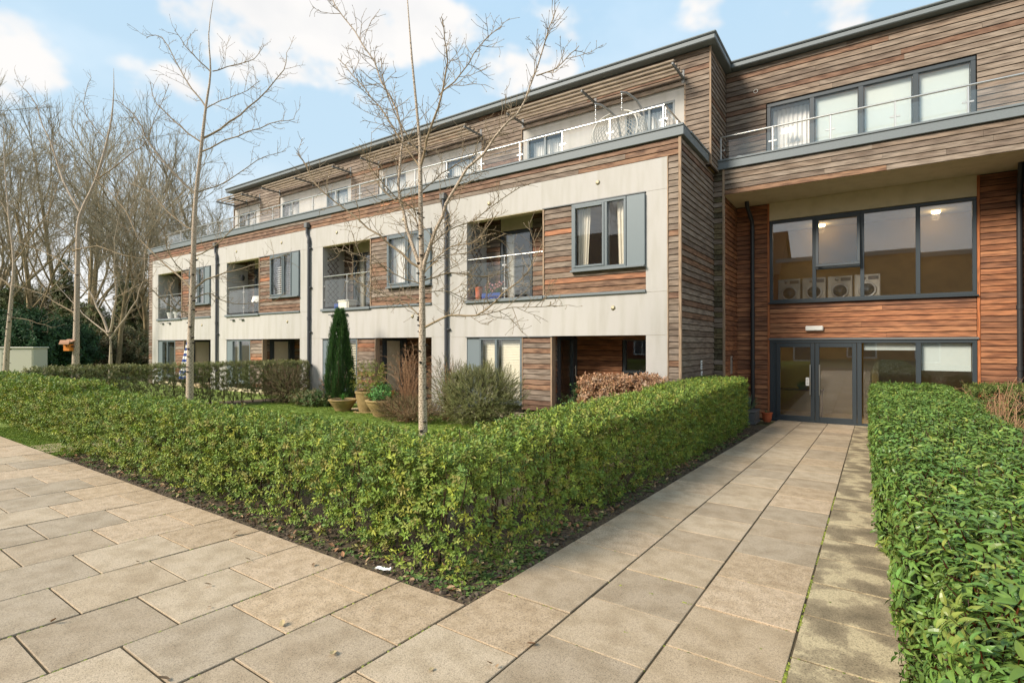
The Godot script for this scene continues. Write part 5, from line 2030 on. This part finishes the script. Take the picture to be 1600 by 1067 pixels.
func build_garden() -> void:
	var fine_leaf := sprig(14, 0.14, 0.035, 0.009, 0.5, 0.05, 2)
	var broad := sprig(8, 0.12, 0.07, 0.03, 0.2, 0.2, 2)
	# lawn grass
	var b := Build.new()
	for k in 14:
		var w := rnd(0, TAU)
		var p := Vector3(cos(w), 0, sin(w)) * rnd(0.0, 0.05)
		var r := rnd(0.9, 1.5)
		var dir := Vector3(cos(w + 0.5) * cos(r), sin(r), sin(w + 0.5) * cos(r))
		leaf(b, p, dir, dir.cross(Vector3.UP).normalized(), rnd(0.04, 0.08), 0.006, 0.35, 2, Color(rnd(0.8, 1.2), rnd(0.85, 1.1), 0.9))
	var tuft := b.mesh()
	var at := []
	var tint := PackedColorArray()
	var fresh := [Color(0.15, 0.23, 0.035), Color(0.19, 0.27, 0.04), Color(0.23, 0.29, 0.05), Color(0.12, 0.19, 0.035)]
	for k in 15000:
		var p := on_ground(rnd(-16.8, -3.7), rnd(-11.0, -3.6))
		if p.x > -11.8 and p.x < -10.7 and p.z > -4.4 or p.x > -13.2 and p.x < -10.4 and p.z < -10.2:
			continue
		at.append(Transform3D(basis_up(Vector3.UP, rnd(0, TAU), rnd(0.7, 1.3)), p))
		tint.append(pick(fresh))
	for k in 1500:
		var p := on_ground(rnd(-15.0, -10.2), rnd(-3.25, -2.68))
		at.append(Transform3D(basis_up(Vector3.UP, rnd(0, TAU), rnd(0.6, 1.2)), p))
		tint.append(pick(fresh))
	tag(scatter("grass", tuft, mats.grass, at, tint, self), "short bright green lawn grass behind and beside the front hedges", "grass")

	# cypress
	var o := thing("cypress", on_ground(-13.95, -10.65), "slim dark green columnar cypress against the white front", "tree")
	at = []
	tint = PackedColorArray()
	var spray := sprig(16, 0.26, 0.05, 0.012, 0.9, 0.0, 2)
	for k in 5200:
		var u := rng.randf()
		var y := 0.08 + u * 2.95
		var r := 0.43 * pow(1.0 - u, 0.6) * minf(1.0, 0.62 + u * 1.6) + 0.03
		var w := rnd(0, TAU)
		r *= 1.0 + 0.16 * sin(w * 7.0 + y * 2.0) + rnd(-0.12, 0.06)
		var out := Vector3(cos(w), 0, sin(w))
		at.append(Transform3D(basis_up((out * 0.22 + Vector3.UP + rvec() * 0.14).normalized(), rnd(0, TAU), rnd(0.6, 1.0)), out * maxf(r, 0.02) + Vector3(0, y - 0.1, 0)))
		tint.append(pick([Color(0.05, 0.13, 0.03), Color(0.065, 0.155, 0.035), Color(0.09, 0.19, 0.045), Color(0.04, 0.105, 0.03)]))
	scatter("crown", spray, mats.leaf, at, tint, o)
	b = Build.new()
	b.tube(PackedVector3Array([Vector3(0, -0.05, 0), Vector3(0, 1.2, 0), Vector3(0, 2.6, 0)]), PackedFloat32Array([0.06, 0.05, 0.01]), 8)
	part("trunk", b, mats.hedge_stem, o)

	# shrubs along the front
	bush(thing("rounded_shrub", on_ground(-7.75, -9.95), "large rounded grey-green shrub below the cream window blinds", "shrub"), Vector3(1.0, 0.72, 0.85), 5200, [fine_leaf], "leaf", [Color(0.24, 0.255, 0.10), Color(0.28, 0.29, 0.12), Color(0.19, 0.21, 0.08), Color(0.32, 0.31, 0.15)], 1.0, 26, "hedge_stem", 0.45)
	bush(thing("straggly_shrub", on_ground(-8.95, -10.2), "straggly thin shrub with bare lower stems beside the rounded shrub", "shrub"), Vector3(0.62, 0.8, 0.5), 700, [fine_leaf], "leaf", [Color(0.19, 0.19, 0.08), Color(0.26, 0.22, 0.11), Color(0.16, 0.16, 0.07)], 1.0, 30, "bare_twig", 0.3)
	bush(thing("dry_shrub", on_ground(-9.55, -9.35), "low dry red-brown shrub at the foot of the forked birch", "shrub"), Vector3(0.95, 0.3, 0.5), 1600, [fine_leaf], "dry_leaf", [Color(0.26, 0.16, 0.09), Color(0.32, 0.22, 0.13), Color(0.2, 0.15, 0.08), Color(0.22, 0.2, 0.09)], 0.9, 26, "bare_twig", 0.3)
	bush(thing("nandina_shrub", on_ground(-16.2, -10.2), "airy olive-green shrub in front of the thin dividing hedge", "shrub"), Vector3(0.85, 0.6, 0.55), 1500, [fine_leaf], "leaf", [Color(0.2, 0.19, 0.08), Color(0.16, 0.16, 0.07), Color(0.26, 0.22, 0.12), Color(0.22, 0.13, 0.09)], 1.1, 26, "hedge_stem", 0.3)
	bush(thing("copper_shrub", on_ground(-15.1, -11.2), "small shrub with copper-pink leaves beside the downpipe", "shrub"), Vector3(0.42, 0.5, 0.3), 240, [broad], "leaf", [Color(0.42, 0.22, 0.14), Color(0.25, 0.22, 0.1), Color(0.48, 0.32, 0.22)], 1.0, 16, "bare_twig", 0.3)
	bush(thing("leafy_clump", on_ground(-14.75, -10.1), "low mixed clump of green leaves left of the cypress", "plant"), Vector3(0.8, 0.22, 0.4), 520, [broad], "leaf", [Color(0.10, 0.17, 0.05), Color(0.17, 0.19, 0.07), Color(0.24, 0.2, 0.1)], 1.1, 8, "bare_twig", 0.2)
	bush(thing("rose_bush", on_ground(-5.85, -11.3), "small climbing rose beside the recessed glass door", "plant"), Vector3(0.4, 0.48, 0.22), 130, [broad], "leaf", [Color(0.09, 0.19, 0.06), Color(0.12, 0.22, 0.08)], 1.0, 12, "hedge_stem", 0.4)
	# bare twiggy shrubs
	for e in [[Vector3(-10.35, 0, -10.15), 2.05, 0.95, 60, "bare upright twiggy shrub in front of a dark glass door", 0.25], [Vector3(1.85, 0, -12.9), 1.5, 1.3, 30, "tangle of bare tan arching stems behind the glossy hedge", 0.95], [Vector3(1.72, 0, -11.0), 1.35, 1.2, 30, "nearest tangle of bare arching stems, at the picture's edge", 0.95]]:
		var p: Vector3 = e[0]
		o = thing("bare_shrub", on_ground(p.x, p.z), e[4], "shrub")
		b = Build.new()
		for k in e[3]:
			var w := rnd(0, TAU)
			var lean := rnd(0.1, 1.0)
			var out: Vector3 = Vector3(cos(w), 0, sin(w)) * e[2] * lean
			var tall: float = e[1] * rnd(0.6, 1.0) * (1.0 - 0.25 * lean)
			var foot := Vector3(rnd(-0.12, 0.12), 0, rnd(-0.12, 0.12))
			var pts := PackedVector3Array([foot, foot + out * 0.25 + Vector3(0, tall * 0.55, 0), foot + out * 0.65 + Vector3(0, tall, 0) + rvec() * 0.06, foot + out * 1.05 + Vector3(0, tall * (1.12 - e[5] * 0.35), 0) + rvec() * 0.08])
			var fine := limb_mesh(b, pts, 0.007, 0.0025, 4, 0.2)
			twigs(b, fine, 0.25, 0.16, 0.3, 0.0035, 0)
		part("stems", b, mats.bare_twig, o).set_meta("kind", "stuff")
	# pots in the second garden
	o = bowl("stone_bowl", on_ground(-12.75, -9.85), 0.38, 0.36, "wide buff stone bowl with green shoots beside the cypress", "stoneware", 1.1, 0.55)
	b = Build.new()
	straps(b, Vector3(0, 0.32, 0), 40, 0.26, 0.016, 0.9, 1.5, 0.15, Color(0.10, 0.27, 0.05))
	part("shoots", b, mats.leaf, o)
	o = bowl("stone_pot", on_ground(-12.05, -10.2), 0.36, 0.62, "carved buff stone pot holding a small yellow-green shrub", "stoneware", 1.06, 0.72)
	b = Build.new()
	b.lathe(Vector3.ZERO, [Vector2(0.42, 0.0), Vector2(0.43, 0.03), Vector2(0.36, 0.05)], 24)
	part("saucer", b, mats.stoneware, o)
	var plant := holder("shrub", o)
	plant.position = Vector3(0.05, 0.55, 0)
	bush(plant, Vector3(0.48, 0.45, 0.4), 210, [broad], "leaf", [Color(0.28, 0.30, 0.06), Color(0.2, 0.25, 0.06), Color(0.34, 0.33, 0.09)], 1.0, 9, "bare_twig", 0.55)
	bowl("terracotta_pot", on_ground(-11.72, -10.55), 0.25, 0.62, "plain terracotta pot tucked behind the carved stone pot", "terracotta", 1.1, 0.7)
	o = bowl("stone_bowl", on_ground(-10.9, -9.8), 0.5, 0.46, "largest stone bowl with a leafy green plant, by the bare twiggy shrub", "stoneware", 1.06, 0.6)
	plant = holder("leaves", o)
	plant.position = Vector3(-0.1, 0.38, 0)
	bush(plant, Vector3(0.34, 0.2, 0.3), 130, [broad], "leaf", [Color(0.10, 0.26, 0.06), Color(0.13, 0.3, 0.08)], 1.2, 4, "hedge_stem", 0.3)

	# planter and pot at the entrance
	o = thing("trough_planter", on_ground(-2.72, -15.2, 0.03), "grey trough planter with a spiky plant at the end of the hedge", "planter")
	b = Build.new()
	var i := Transform3D.IDENTITY
	b.cbox(i, Vector3(-0.2, 0.06, -0.35), Vector3(0.2, 0.3, 0.35), 0.01)
	b.cbox(i, Vector3(-0.22, 0.301, -0.37), Vector3(0.22, 0.345, 0.37), 0.012)
	b.cbox(i, Vector3(-0.22, 0.0, -0.37), Vector3(0.22, 0.059, 0.37), 0.01)
	b.cbox(i, Vector3(-0.14, 0.11, 0.35), Vector3(0.14, 0.25, 0.358), 0.003)
	b.cbox(i, Vector3(0.2, 0.11, -0.28), Vector3(0.208, 0.25, 0.28), 0.003)
	part("trough", b, mats.lead_grey, o)
	b = Build.new()
	straps(b, Vector3(0, 0.33, 0), 30, 0.5, 0.04, 0.7, 1.45, 0.12, Color(0.17, 0.23, 0.14))
	part("spiky_leaves", b, mats.leaf, o)
	o = bowl("terracotta_pot", on_ground(-2.36, -15.72, 0.03), 0.13, 0.26, "small terracotta pot on the slabs beside the entrance doors", "terracotta", 1.12, 0.72)
	b = Build.new()
	straps(b, Vector3(0, 0.22, 0), 26, 0.16, 0.012, 0.6, 1.4, 0.2, Color(0.13, 0.17, 0.07))
	part("leaves", b, mats.leaf, o)

	# weeds, fallen leaves and moss
	at = []
	tint = PackedColorArray()
	b = Build.new()
	straps(b, Vector3.ZERO, 9, 0.05, 0.026, 0.1, 0.8, 0.3, Color(1, 1, 1))
	var weed := b.mesh()
	for k in 900:
		var p := on_ground(rnd(-10.4, -2.3), -2.75 - absf(rng.randfn()) * 0.22, 0.012)
		if rng.randf() < 0.55:
			var z := rnd(-12.5, -2.85)
			p = on_ground(-2.28 - absf(rng.randfn()) * 0.2, z, 0.012)
		if rng.randf() < 0.2:
			p = on_ground(-2.5 + rng.randfn() * 0.22, -3.25 + rng.randfn() * 0.3, 0.012)
		at.append(Transform3D(basis_up((Vector3.UP + rvec() * 0.2).normalized(), rnd(0, TAU), rnd(0.4, 1.15)), p))
		tint.append(pick([Color(0.10, 0.17, 0.04), Color(0.14, 0.2, 0.05), Color(0.18, 0.2, 0.06), Color(0.08, 0.13, 0.04)]))
	tag(scatter("weeds", weed, mats.leaf, at, tint, self), "small green weeds growing in the soil along the front hedge", "weeds")
	at = []
	tint = PackedColorArray()
	b = Build.new()
	leaf(b, Vector3(0, 0, 0), Vector3(1, 0.12, 0).normalized(), Vector3(0, 0.1, 1).normalized(), 0.055, 0.034, -0.25, 3, Color(1, 1, 1))
	var fallen := b.mesh()
	for k in 1100:
		var p := on_ground(rnd(-10.4, -2.3), -2.72 - absf(rng.randfn()) * 0.3, 0.02)
		if rng.randf() < 0.4:
			p = on_ground(-2.28 - absf(rng.randfn()) * 0.25, rnd(-13, -2.75), 0.02)
		if rng.randf() < 0.015:
			p = on_ground(rnd(-5, -0.2), rnd(-2.6, -1.0), 0.045)
		at.append(Transform3D(Basis.from_euler(Vector3(rnd(-0.4, 0.4), rnd(0, TAU), rnd(-0.4, 0.4))).scaled(Vector3.ONE * rnd(0.4, 1.25)), p))
		tint.append(pick([Color(0.28, 0.15, 0.08), Color(0.2, 0.12, 0.07), Color(0.36, 0.24, 0.14), Color(0.42, 0.33, 0.18), Color(0.15, 0.1, 0.06)]))
	tag(scatter("leaf_litter", fallen, mats.dry_leaf, at, tint, self), "brown fallen leaves scattered along the foot of the front hedge", "leaves")
	at = []
	tint = PackedColorArray()
	b = Build.new()
	b.ball(Vector3.ZERO, Vector3(0.016, 0.010, 0.013), 4, 6)
	var clod := b.mesh()
	for k in 5200:
		var p := on_ground(rnd(-10.4, -2.2), -2.68 - absf(rng.randfn()) * 0.4, 0.012)
		if rng.randf() < 0.5:
			p = on_ground(-2.2 - absf(rng.randfn()) * 0.35, rnd(-14, -2.7), 0.012)
		at.append(Transform3D(Basis.from_euler(Vector3(rnd(0, 3), rnd(0, 3), 0)) * Basis.from_scale(Vector3.ONE * (0.35 + rng.randf() * rng.randf() * 1.6)), p))
		tint.append(pick([Color(0.075, 0.052, 0.034), Color(0.10, 0.072, 0.05), Color(0.055, 0.04, 0.028), Color(0.14, 0.11, 0.08)]))
	tag(scatter("soil_crumbs", clod, mats.dry_leaf, at, tint, self), "crumbly dark soil along the foot of the front hedge", "soil")
	at = []
	tint = PackedColorArray()
	b = Build.new()
	b.ball(Vector3.ZERO, Vector3(0.011, 0.006, 0.011), 4, 6)
	var moss := b.mesh()
	for k in 1500:
		var x := -0.372 + rng.randfn() * 0.004
		var z := rnd(-7.5, -1.5)
		if sin(z * 4.1) + sin(z * 9.7) < rnd(-0.9, 0.9):
			continue
		if rng.randf() < 0.25:
			x = rnd(-2.1, 0.1)
			z = [-3.255, -3.855, -2.96, -3.56, -4.16, -2.655][rng.randi_range(0, 5)] + rng.randfn() * 0.003
		if rng.randf() < 0.3:
			x = -2.19 - 0.605 * rng.randi_range(0, 6) + rng.randfn() * 0.003
			z = rnd(-2.6, -0.6)
		at.append(Transform3D(Basis.from_scale(Vector3.ONE * rnd(0.35, 1.2)), on_ground(x, z, 0.028)))
		tint.append(pick([Color(0.2, 0.24, 0.03), Color(0.14, 0.17, 0.03), Color(0.26, 0.28, 0.05)]))
	tag(scatter("moss", moss, mats.leaf, at, tint, self), "yellow-green moss growing in the joints of the entrance path", "moss")


func build_small_things() -> void:
	var i := Transform3D.IDENTITY
	var b: Build
	var o: Node3D
	# crumpled white scrap on the slab edge
	o = thing("plastic_scrap", on_ground(-3.02, -2.69, 0.05), "crumpled white scrap of plastic at the edge of the slabs", "litter", "", 0.5)
	b = Build.new()
	var grid := []
	for a in 6:
		var row := []
		for c in 5:
			row.append(Vector3((a - 2.5) * 0.026, rnd(0.0, 0.026), (c - 2.0) * 0.016 * (1.0 - 0.12 * a)))
		grid.append(row)
	for a in 5:
		for c in 4:
			b.quad(grid[a][c], grid[a + 1][c], grid[a + 1][c + 1], grid[a][c + 1])
	part("scrap", b, mats.litter_white, o)

	# utility cabinet beyond the gardens
	var p := ray(25, 538, 27.0)
	o = thing("utility_cabinet", Vector3(p.x, ground_y(p.z), p.z), "grey metal utility cabinet with a red and white warning sign", "cabinet", "", YAW + 0.15)
	b = Build.new()
	b.cbox(i, Vector3(-1.5, 0, -0.5), Vector3(1.1, 1.68, 0.5), 0.01)
	b.cbox(i, Vector3(-1.55, 1.681, -0.56), Vector3(1.15, 1.76, 0.56), 0.02)
	part("body", b, mats.cabinet_grey, o)
	for e in [[-1.44, -0.3], [-0.28, 1.04]]:
		b = Build.new()
		b.cbox(i, Vector3(e[0], 0.1, 0.5), Vector3(e[1], 1.62, 0.515), 0.005)
		part("door", b, mats.cabinet_grey, o)
	b = Build.new()
	b.rod(Vector3(-0.2, 0.85, 0.53), Vector3(-0.2, 1.05, 0.53), 0.015)
	part("handle", b, mats.lead_grey, o)
	b = Build.new()
	b.box(-0.98, -0.48, 1.12, 1.4, 0.516, 0.521)
	part("sign", b, mats.sign_white, o)
	b = Build.new()
	b.box(-0.98, -0.48, 1.06, 1.118, 0.516, 0.522)
	part("sign_band", b, mats.sign_red, o)
	p = ray(72, 538, 25.0)
	o = thing("stone_bollard", Vector3(p.x, ground_y(p.z), p.z), "short pale bollard beside the grey cabinet", "bollard")
	b = Build.new()
	b.lathe(Vector3.ZERO, [Vector2(0.11, 0), Vector2(0.11, 0.62), Vector2(0.12, 0.63), Vector2(0.12, 0.7), Vector2(0.09, 0.76), Vector2(0.0, 0.78)], 16)
	part("post", b, mats.soffit, o)

	# things on the balconies
	var names := ["nearest balcony", "balcony behind the forked birch"]
	for k in 2:
		var dx := -BAY * k
		o = thing("flower_trough", Vector3(-8.95 + dx, 2.92, FRONT - 0.3), "blue flower trough on the %s" % names[k], "planter", "blue balcony troughs")
		b = Build.new()
		b.cbox(i, Vector3(-0.38, 0, -0.1), Vector3(0.3, 0.2, 0.1), 0.015)
		part("trough", b, mats.blue_glaze, o)
		if k == 0:
			b = Build.new()
			for n in 40:
				b.ball(Vector3(rnd(-0.4, 0.4), rnd(0.22, 0.5), rnd(-0.12, 0.14)), Vector3.ONE * rnd(0.014, 0.03), 4, 6)
			part("blossoms", b, mats.flower_pink, o)
			b = Build.new()
			straps(b, Vector3(-0.15, 0.2, 0), 26, 0.22, 0.03, 0.4, 1.4, 0.3, Color(0.1, 0.17, 0.05))
			straps(b, Vector3(0.15, 0.2, 0), 26, 0.22, 0.03, 0.4, 1.4, 0.3, Color(0.1, 0.17, 0.05))
			part("leaves", b, mats.leaf, o)
		else:
			b = Build.new()
			straps(b, Vector3(-0.1, 0.18, 0), 20, 0.1, 0.02, 0.4, 1.4, 0.3, Color(0.1, 0.12, 0.06))
			part("leaves", b, mats.leaf, o)
	o = bowl("brown_pot", Vector3(-9.5, 2.92, FRONT - 0.3), 0.11, 0.4, "tall brown pot in the corner of the nearest balcony", "terracotta", 1.08, 0.8)
	o = thing("storage_box", Vector3(-8.75 - BAY, 2.92, FRONT - 0.35), "pale storage box on the balcony behind the forked birch", "box")
	b = Build.new()
	b.cbox(i, Vector3(-0.3, 0, -0.18), Vector3(0.28, 0.26, 0.18), 0.02)
	b.cbox(i, Vector3(-0.32, 0.261, -0.2), Vector3(0.3, 0.31, 0.2), 0.012)
	part("box", b, mats.blind, o)
	# cloth-covered table and lamp on the third balcony
	o = thing("balcony_table", Vector3(-7.75 - BAY * 2, 2.92, FRONT - 0.45), "small balcony table under a white scalloped cloth", "table")
	b = Build.new()
	for w in 4:
		b.rod(Vector3(0.2 * cos(w * PI / 2 + 0.8), 0, 0.2 * sin(w * PI / 2 + 0.8)), Vector3(0.2 * cos(w * PI / 2 + 0.8), 0.72, 0.2 * sin(w * PI / 2 + 0.8)), 0.013)
	part("legs", b, mats.black_plastic, o)
	b = Build.new()
	for k in 40:
		var w0 := TAU * k / 40
		var w1 := TAU * (k + 1) / 40
		var r0 := 0.36 + 0.03 * sin(w0 * 8)
		var r1 := 0.36 + 0.03 * sin(w1 * 8)
		b.tri(Vector3(0, 0.745, 0), Vector3(0.33 * sin(w1), 0.74, 0.33 * cos(w1)), Vector3(0.33 * sin(w0), 0.74, 0.33 * cos(w0)))
		b.quad(Vector3(0.33 * sin(w0), 0.74, 0.33 * cos(w0)), Vector3(0.33 * sin(w1), 0.74, 0.33 * cos(w1)), Vector3(r1 * sin(w1), 0.5 + 0.03 * sin(w1 * 8), r1 * cos(w1)), Vector3(r0 * sin(w0), 0.5 + 0.03 * sin(w0 * 8), r0 * cos(w0)))
	part("cloth", b, mats.cloth_white, o)
	o = thing("wall_lantern", Vector3(-9.7 - BAY * 2, 4.6, FRONT - 0.55), "dark lantern fixed to the balcony side wall above the cloth-covered table", "lantern")
	b = Build.new()
	b.rod(Vector3(0, 0.1, 0), Vector3(0.28, 0.1, 0), 0.012)
	b.lathe(Vector3(0.28, -0.14, 0), [Vector2(0.0, 0), Vector2(0.07, 0.02), Vector2(0.09, 0.18), Vector2(0.02, 0.26)], 12)
	part("lantern", b, mats.black_plastic, o)
	for e in [[-9.0, "white tub on the balcony farthest from the entrance, by its side wall"], [-8.3, "white tub on the balcony farthest from the entrance, by the timber panel"]]:
		o = thing("plant_tub", Vector3(e[0] - BAY * 3, 2.92, FRONT - 0.35), e[1], "plant pot", "white tubs on the far balcony")
		b = Build.new()
		b.lathe(Vector3.ZERO, [Vector2(0.16, 0), Vector2(0.23, 0.32), Vector2(0.24, 0.34), Vector2(0.2, 0.34)], 18)
		part("pot", b, mats.white_plastic, o)
		b = Build.new()
		straps(b, Vector3(0, 0.3, 0), 40, 0.4, 0.03, 0.5, 1.4, 0.3, Color(0.07, 0.11, 0.04))
		part("leaves", b, mats.leaf, o)

	# closed parasol with blue and white bands in the last garden
	p = Vector3(-25.4, 0, -11.2)
	o = thing("closed_parasol", on_ground(p.x, p.z), "closed parasol with blue and white wavy bands", "parasol")
	b = Build.new()
	b.rod(Vector3(0, 0, 0), Vector3(0, 2.2, 0), 0.022)
	part("pole", b, mats.white_plastic, o)
	var bands := 13
	for k in bands:
		b = Build.new()
		var y0 := 0.45 + 1.65 * k / bands
		var y1 := 0.45 + 1.65 * (k + 1) / bands
		var ring := 24
		for j in ring:
			var w0 := TAU * j / ring
			var w1 := TAU * (j + 1) / ring
			var c := func(w: float, y: float) -> Vector3:
				var u := (y - 0.45) / 1.65
				var r := lerpf(0.33, 0.03, u) * (1.0 + 0.10 * sin(w * 8))
				return Vector3(sin(w) * r, y + 0.035 * sin(w * 8) * (1.0 - u), cos(w) * r)
			b.quad(c.call(w0, y1), c.call(w1, y1), c.call(w1, y0), c.call(w0, y0))
		part("cloth_band", b, mats.parasol_blue if k % 2 == 0 else mats.cloth_white, o)

	# hanging chair for two on the roof terrace
	o = thing("hanging_chair", Vector3(-5.55, 6.27, -13.1), "pale woven double hanging egg chair on the roof terrace", "chair")
	for s in [0.0, 1.0]:
		b = Build.new()
		var x0: float = 0.55 - 0.75 * s
		var top: float = 2.0 - 0.12 * s
		b.tube(PackedVector3Array([Vector3(x0 + 0.05, 0, -0.5), Vector3(x0 + 0.05, 1.1, -0.52), Vector3(x0 - 0.02, 1.6, -0.45), Vector3(x0 - 0.15, top - 0.12, -0.25), Vector3(x0 - 0.3, top, 0.0), Vector3(x0 - 0.42, top, 0.15)]), PackedFloat32Array([0.032, 0.032, 0.03, 0.03, 0.03, 0.03]), 10)
		part("pole", b, mats.tube_grey, o)
		b = Build.new()
		for k in 8:
			var y := top - 0.05 - k * 0.06
			b.ball(Vector3(x0 - 0.4, y, 0.13), Vector3(0.012, 0.034, 0.02) if k % 2 else Vector3(0.02, 0.034, 0.012), 4, 6)
		part("chain", b, mats.steel, o)
	b = Build.new()
	b.tube(PackedVector3Array([Vector3(-0.6, 0.03, -0.5), Vector3(0.65, 0.03, -0.5), Vector3(0.7, 0.03, 0.3), Vector3(-0.7, 0.03, 0.3), Vector3(-0.6, 0.03, -0.5)]), PackedFloat32Array([0.03, 0.03, 0.03, 0.03, 0.03]), 8)
	part("base", b, mats.tube_grey, o)
	b = Build.new()
	var shell := func(u: float, w: float) -> Vector3:
		# an open-fronted pod: u from the rim at the front round the back, w from the seat to the top
		var az := lerpf(-2.2, 2.2, u) + PI
		var el := lerpf(-1.2, 1.25, w)
		var r := cos(el)
		return Vector3(sin(az) * r * 0.78, 0.98 + sin(el) * 0.58, cos(az) * r * 0.42)
	for k in 26:
		for j in 9:
			var u0 := k / 26.0
			var w0 := j / 9.0
			var w1 := (j + 1) / 9.0
			var u1 := minf(1.0, u0 + 1.0 / 26)
			b.rod(shell.call(u0, w0), shell.call(u1, w1), 0.008, 4)
			b.rod(shell.call(u1, w0), shell.call(u0, w1), 0.008, 4)
	part("woven_pod", b, mats.rattan_grey, o)
	b = Build.new()
	for s in [0.0, 1.0]:
		var pts := PackedVector3Array()
		var rad := PackedFloat32Array()
		for k in 11:
			pts.append(shell.call(s, k / 10.0))
			rad.append(0.02)
		b.tube(pts, rad, 8)
	part("rim", b, mats.rattan_grey, o)
	b = Build.new()
	b.ball(Vector3(0, 0.55, 0.0), Vector3(0.55, 0.1, 0.3), 6, 14)
	part("cushion", b, mats.curtain, o)
	o = thing("folded_parasol", Vector3(-4.2, 6.27, -12.75), "folded white parasol with an orange strap at the terrace corner", "parasol")
	b = Build.new()
	b.lathe(Vector3.ZERO, [Vector2(0.02, 0.0), Vector2(0.02, 0.2), Vector2(0.12, 0.22), Vector2(0.1, 0.5), Vector2(0.06, 0.9), Vector2(0.015, 1.15)], 9)
	part("cloth", b, mats.cloth_white, o)
	b = Build.new()
	b.lathe(Vector3(0, 0.42, 0), [Vector2(0.108, 0), Vector2(0.112, 0.02), Vector2(0.104, 0.1)], 12)
	part("strap", b, mats.terracotta, o)
	o = thing("white_bowl", Vector3(-2.95, 6.59, -15.2), "upturned white bowl on the terrace behind the first glass sheet", "bowl")
	b = Build.new()
	b.lathe(Vector3.ZERO, [Vector2(0.2, 0), Vector2(0.2, 0.02), Vector2(0.16, 0.1), Vector2(0.08, 0.15), Vector2(0.0, 0.16)], 18)
	part("shell", b, mats.white_plastic, o)

	# washing machines upstairs
	var which := ["first white washing machine from the left upstairs window edge", "second white washing machine, under the open window sash", "third white washing machine, beside the open door drum", "fourth white washing machine, behind the window mullion"]
	for k in 4:
		o = thing("washing_machine", Vector3([-2.05, -1.4, -0.75, -0.1, 1.75][k], 2.76, -18.0), which[k], "washing machine", "washing machines in the laundry")
		b = Build.new()
		b.cbox(i, Vector3(-0.3, 0, -0.28), Vector3(0.3, 0.85, 0.28), 0.015)
		part("body", b, mats.machine_white, o)
		b = Build.new()
		var ring := PackedVector3Array()
		var rad := PackedFloat32Array()
		for j in 21:
			ring.append(Vector3(0.19 * cos(TAU * j / 20), 0.42 + 0.19 * sin(TAU * j / 20), 0.29))
			rad.append(0.03)
		b.tube(ring, rad, 8, false)
		var door := part("door_ring", b, mats.tube_grey, o)
		b = Build.new()
		b.tube(PackedVector3Array([Vector3(0, 0.42, 0.27), Vector3(0, 0.42, 0.3), Vector3(0, 0.42, 0.32)]), PackedFloat32Array([0.17, 0.16, 0.09]), 18)
		part("door_glass", b, mats.dark_glass, door)
		b = Build.new()
		b.box(0.02, 0.26, 0.7, 0.8, 0.281, 0.286)
		part("display", b, mats.ink, o)
		b = Build.new()
		b.tube(PackedVector3Array([Vector3(-0.08, 0.75, 0.28), Vector3(-0.08, 0.75, 0.31)]), PackedFloat32Array([0.04, 0.036]), 14)
		part("dial", b, mats.tube_grey, o)
	# console table and plant in the lobby
	var g := -0.52
	o = thing("console_table", Vector3(-2.0, g, -18.3), "dark console table inside the entrance lobby", "table")
	b = Build.new()
	b.cbox(i, Vector3(-0.8, 0.76, -0.2), Vector3(0.8, 0.8, 0.2), 0.008)
	part("tabletop", b, mats.lattice_brown, o)
	for e in [[-0.75, -0.16], [0.75, -0.16], [-0.75, 0.16], [0.75, 0.16]]:
		b = Build.new()
		b.cbox(i, Vector3(e[0] - 0.025, 0, e[1] - 0.025), Vector3(e[0] + 0.025, 0.759, e[1] + 0.025), 0.004)
		part("leg", b, mats.lattice_brown, o)
	o = thing("potted_plant", Vector3(-1.75, g + 0.8, -18.3), "dark leafy plant in a bowl on the lobby table", "plant")
	b = Build.new()
	b.lathe(Vector3.ZERO, [Vector2(0.08, 0), Vector2(0.16, 0.1), Vector2(0.17, 0.12), Vector2(0.12, 0.12)], 16)
	part("bowl", b, mats.lead_grey, o)
	b = Build.new()
	straps(b, Vector3(0, 0.1, 0), 60, 0.3, 0.03, 0.3, 1.4, 0.4, Color(0.05, 0.09, 0.03))
	part("leaves", b, mats.leaf, o)
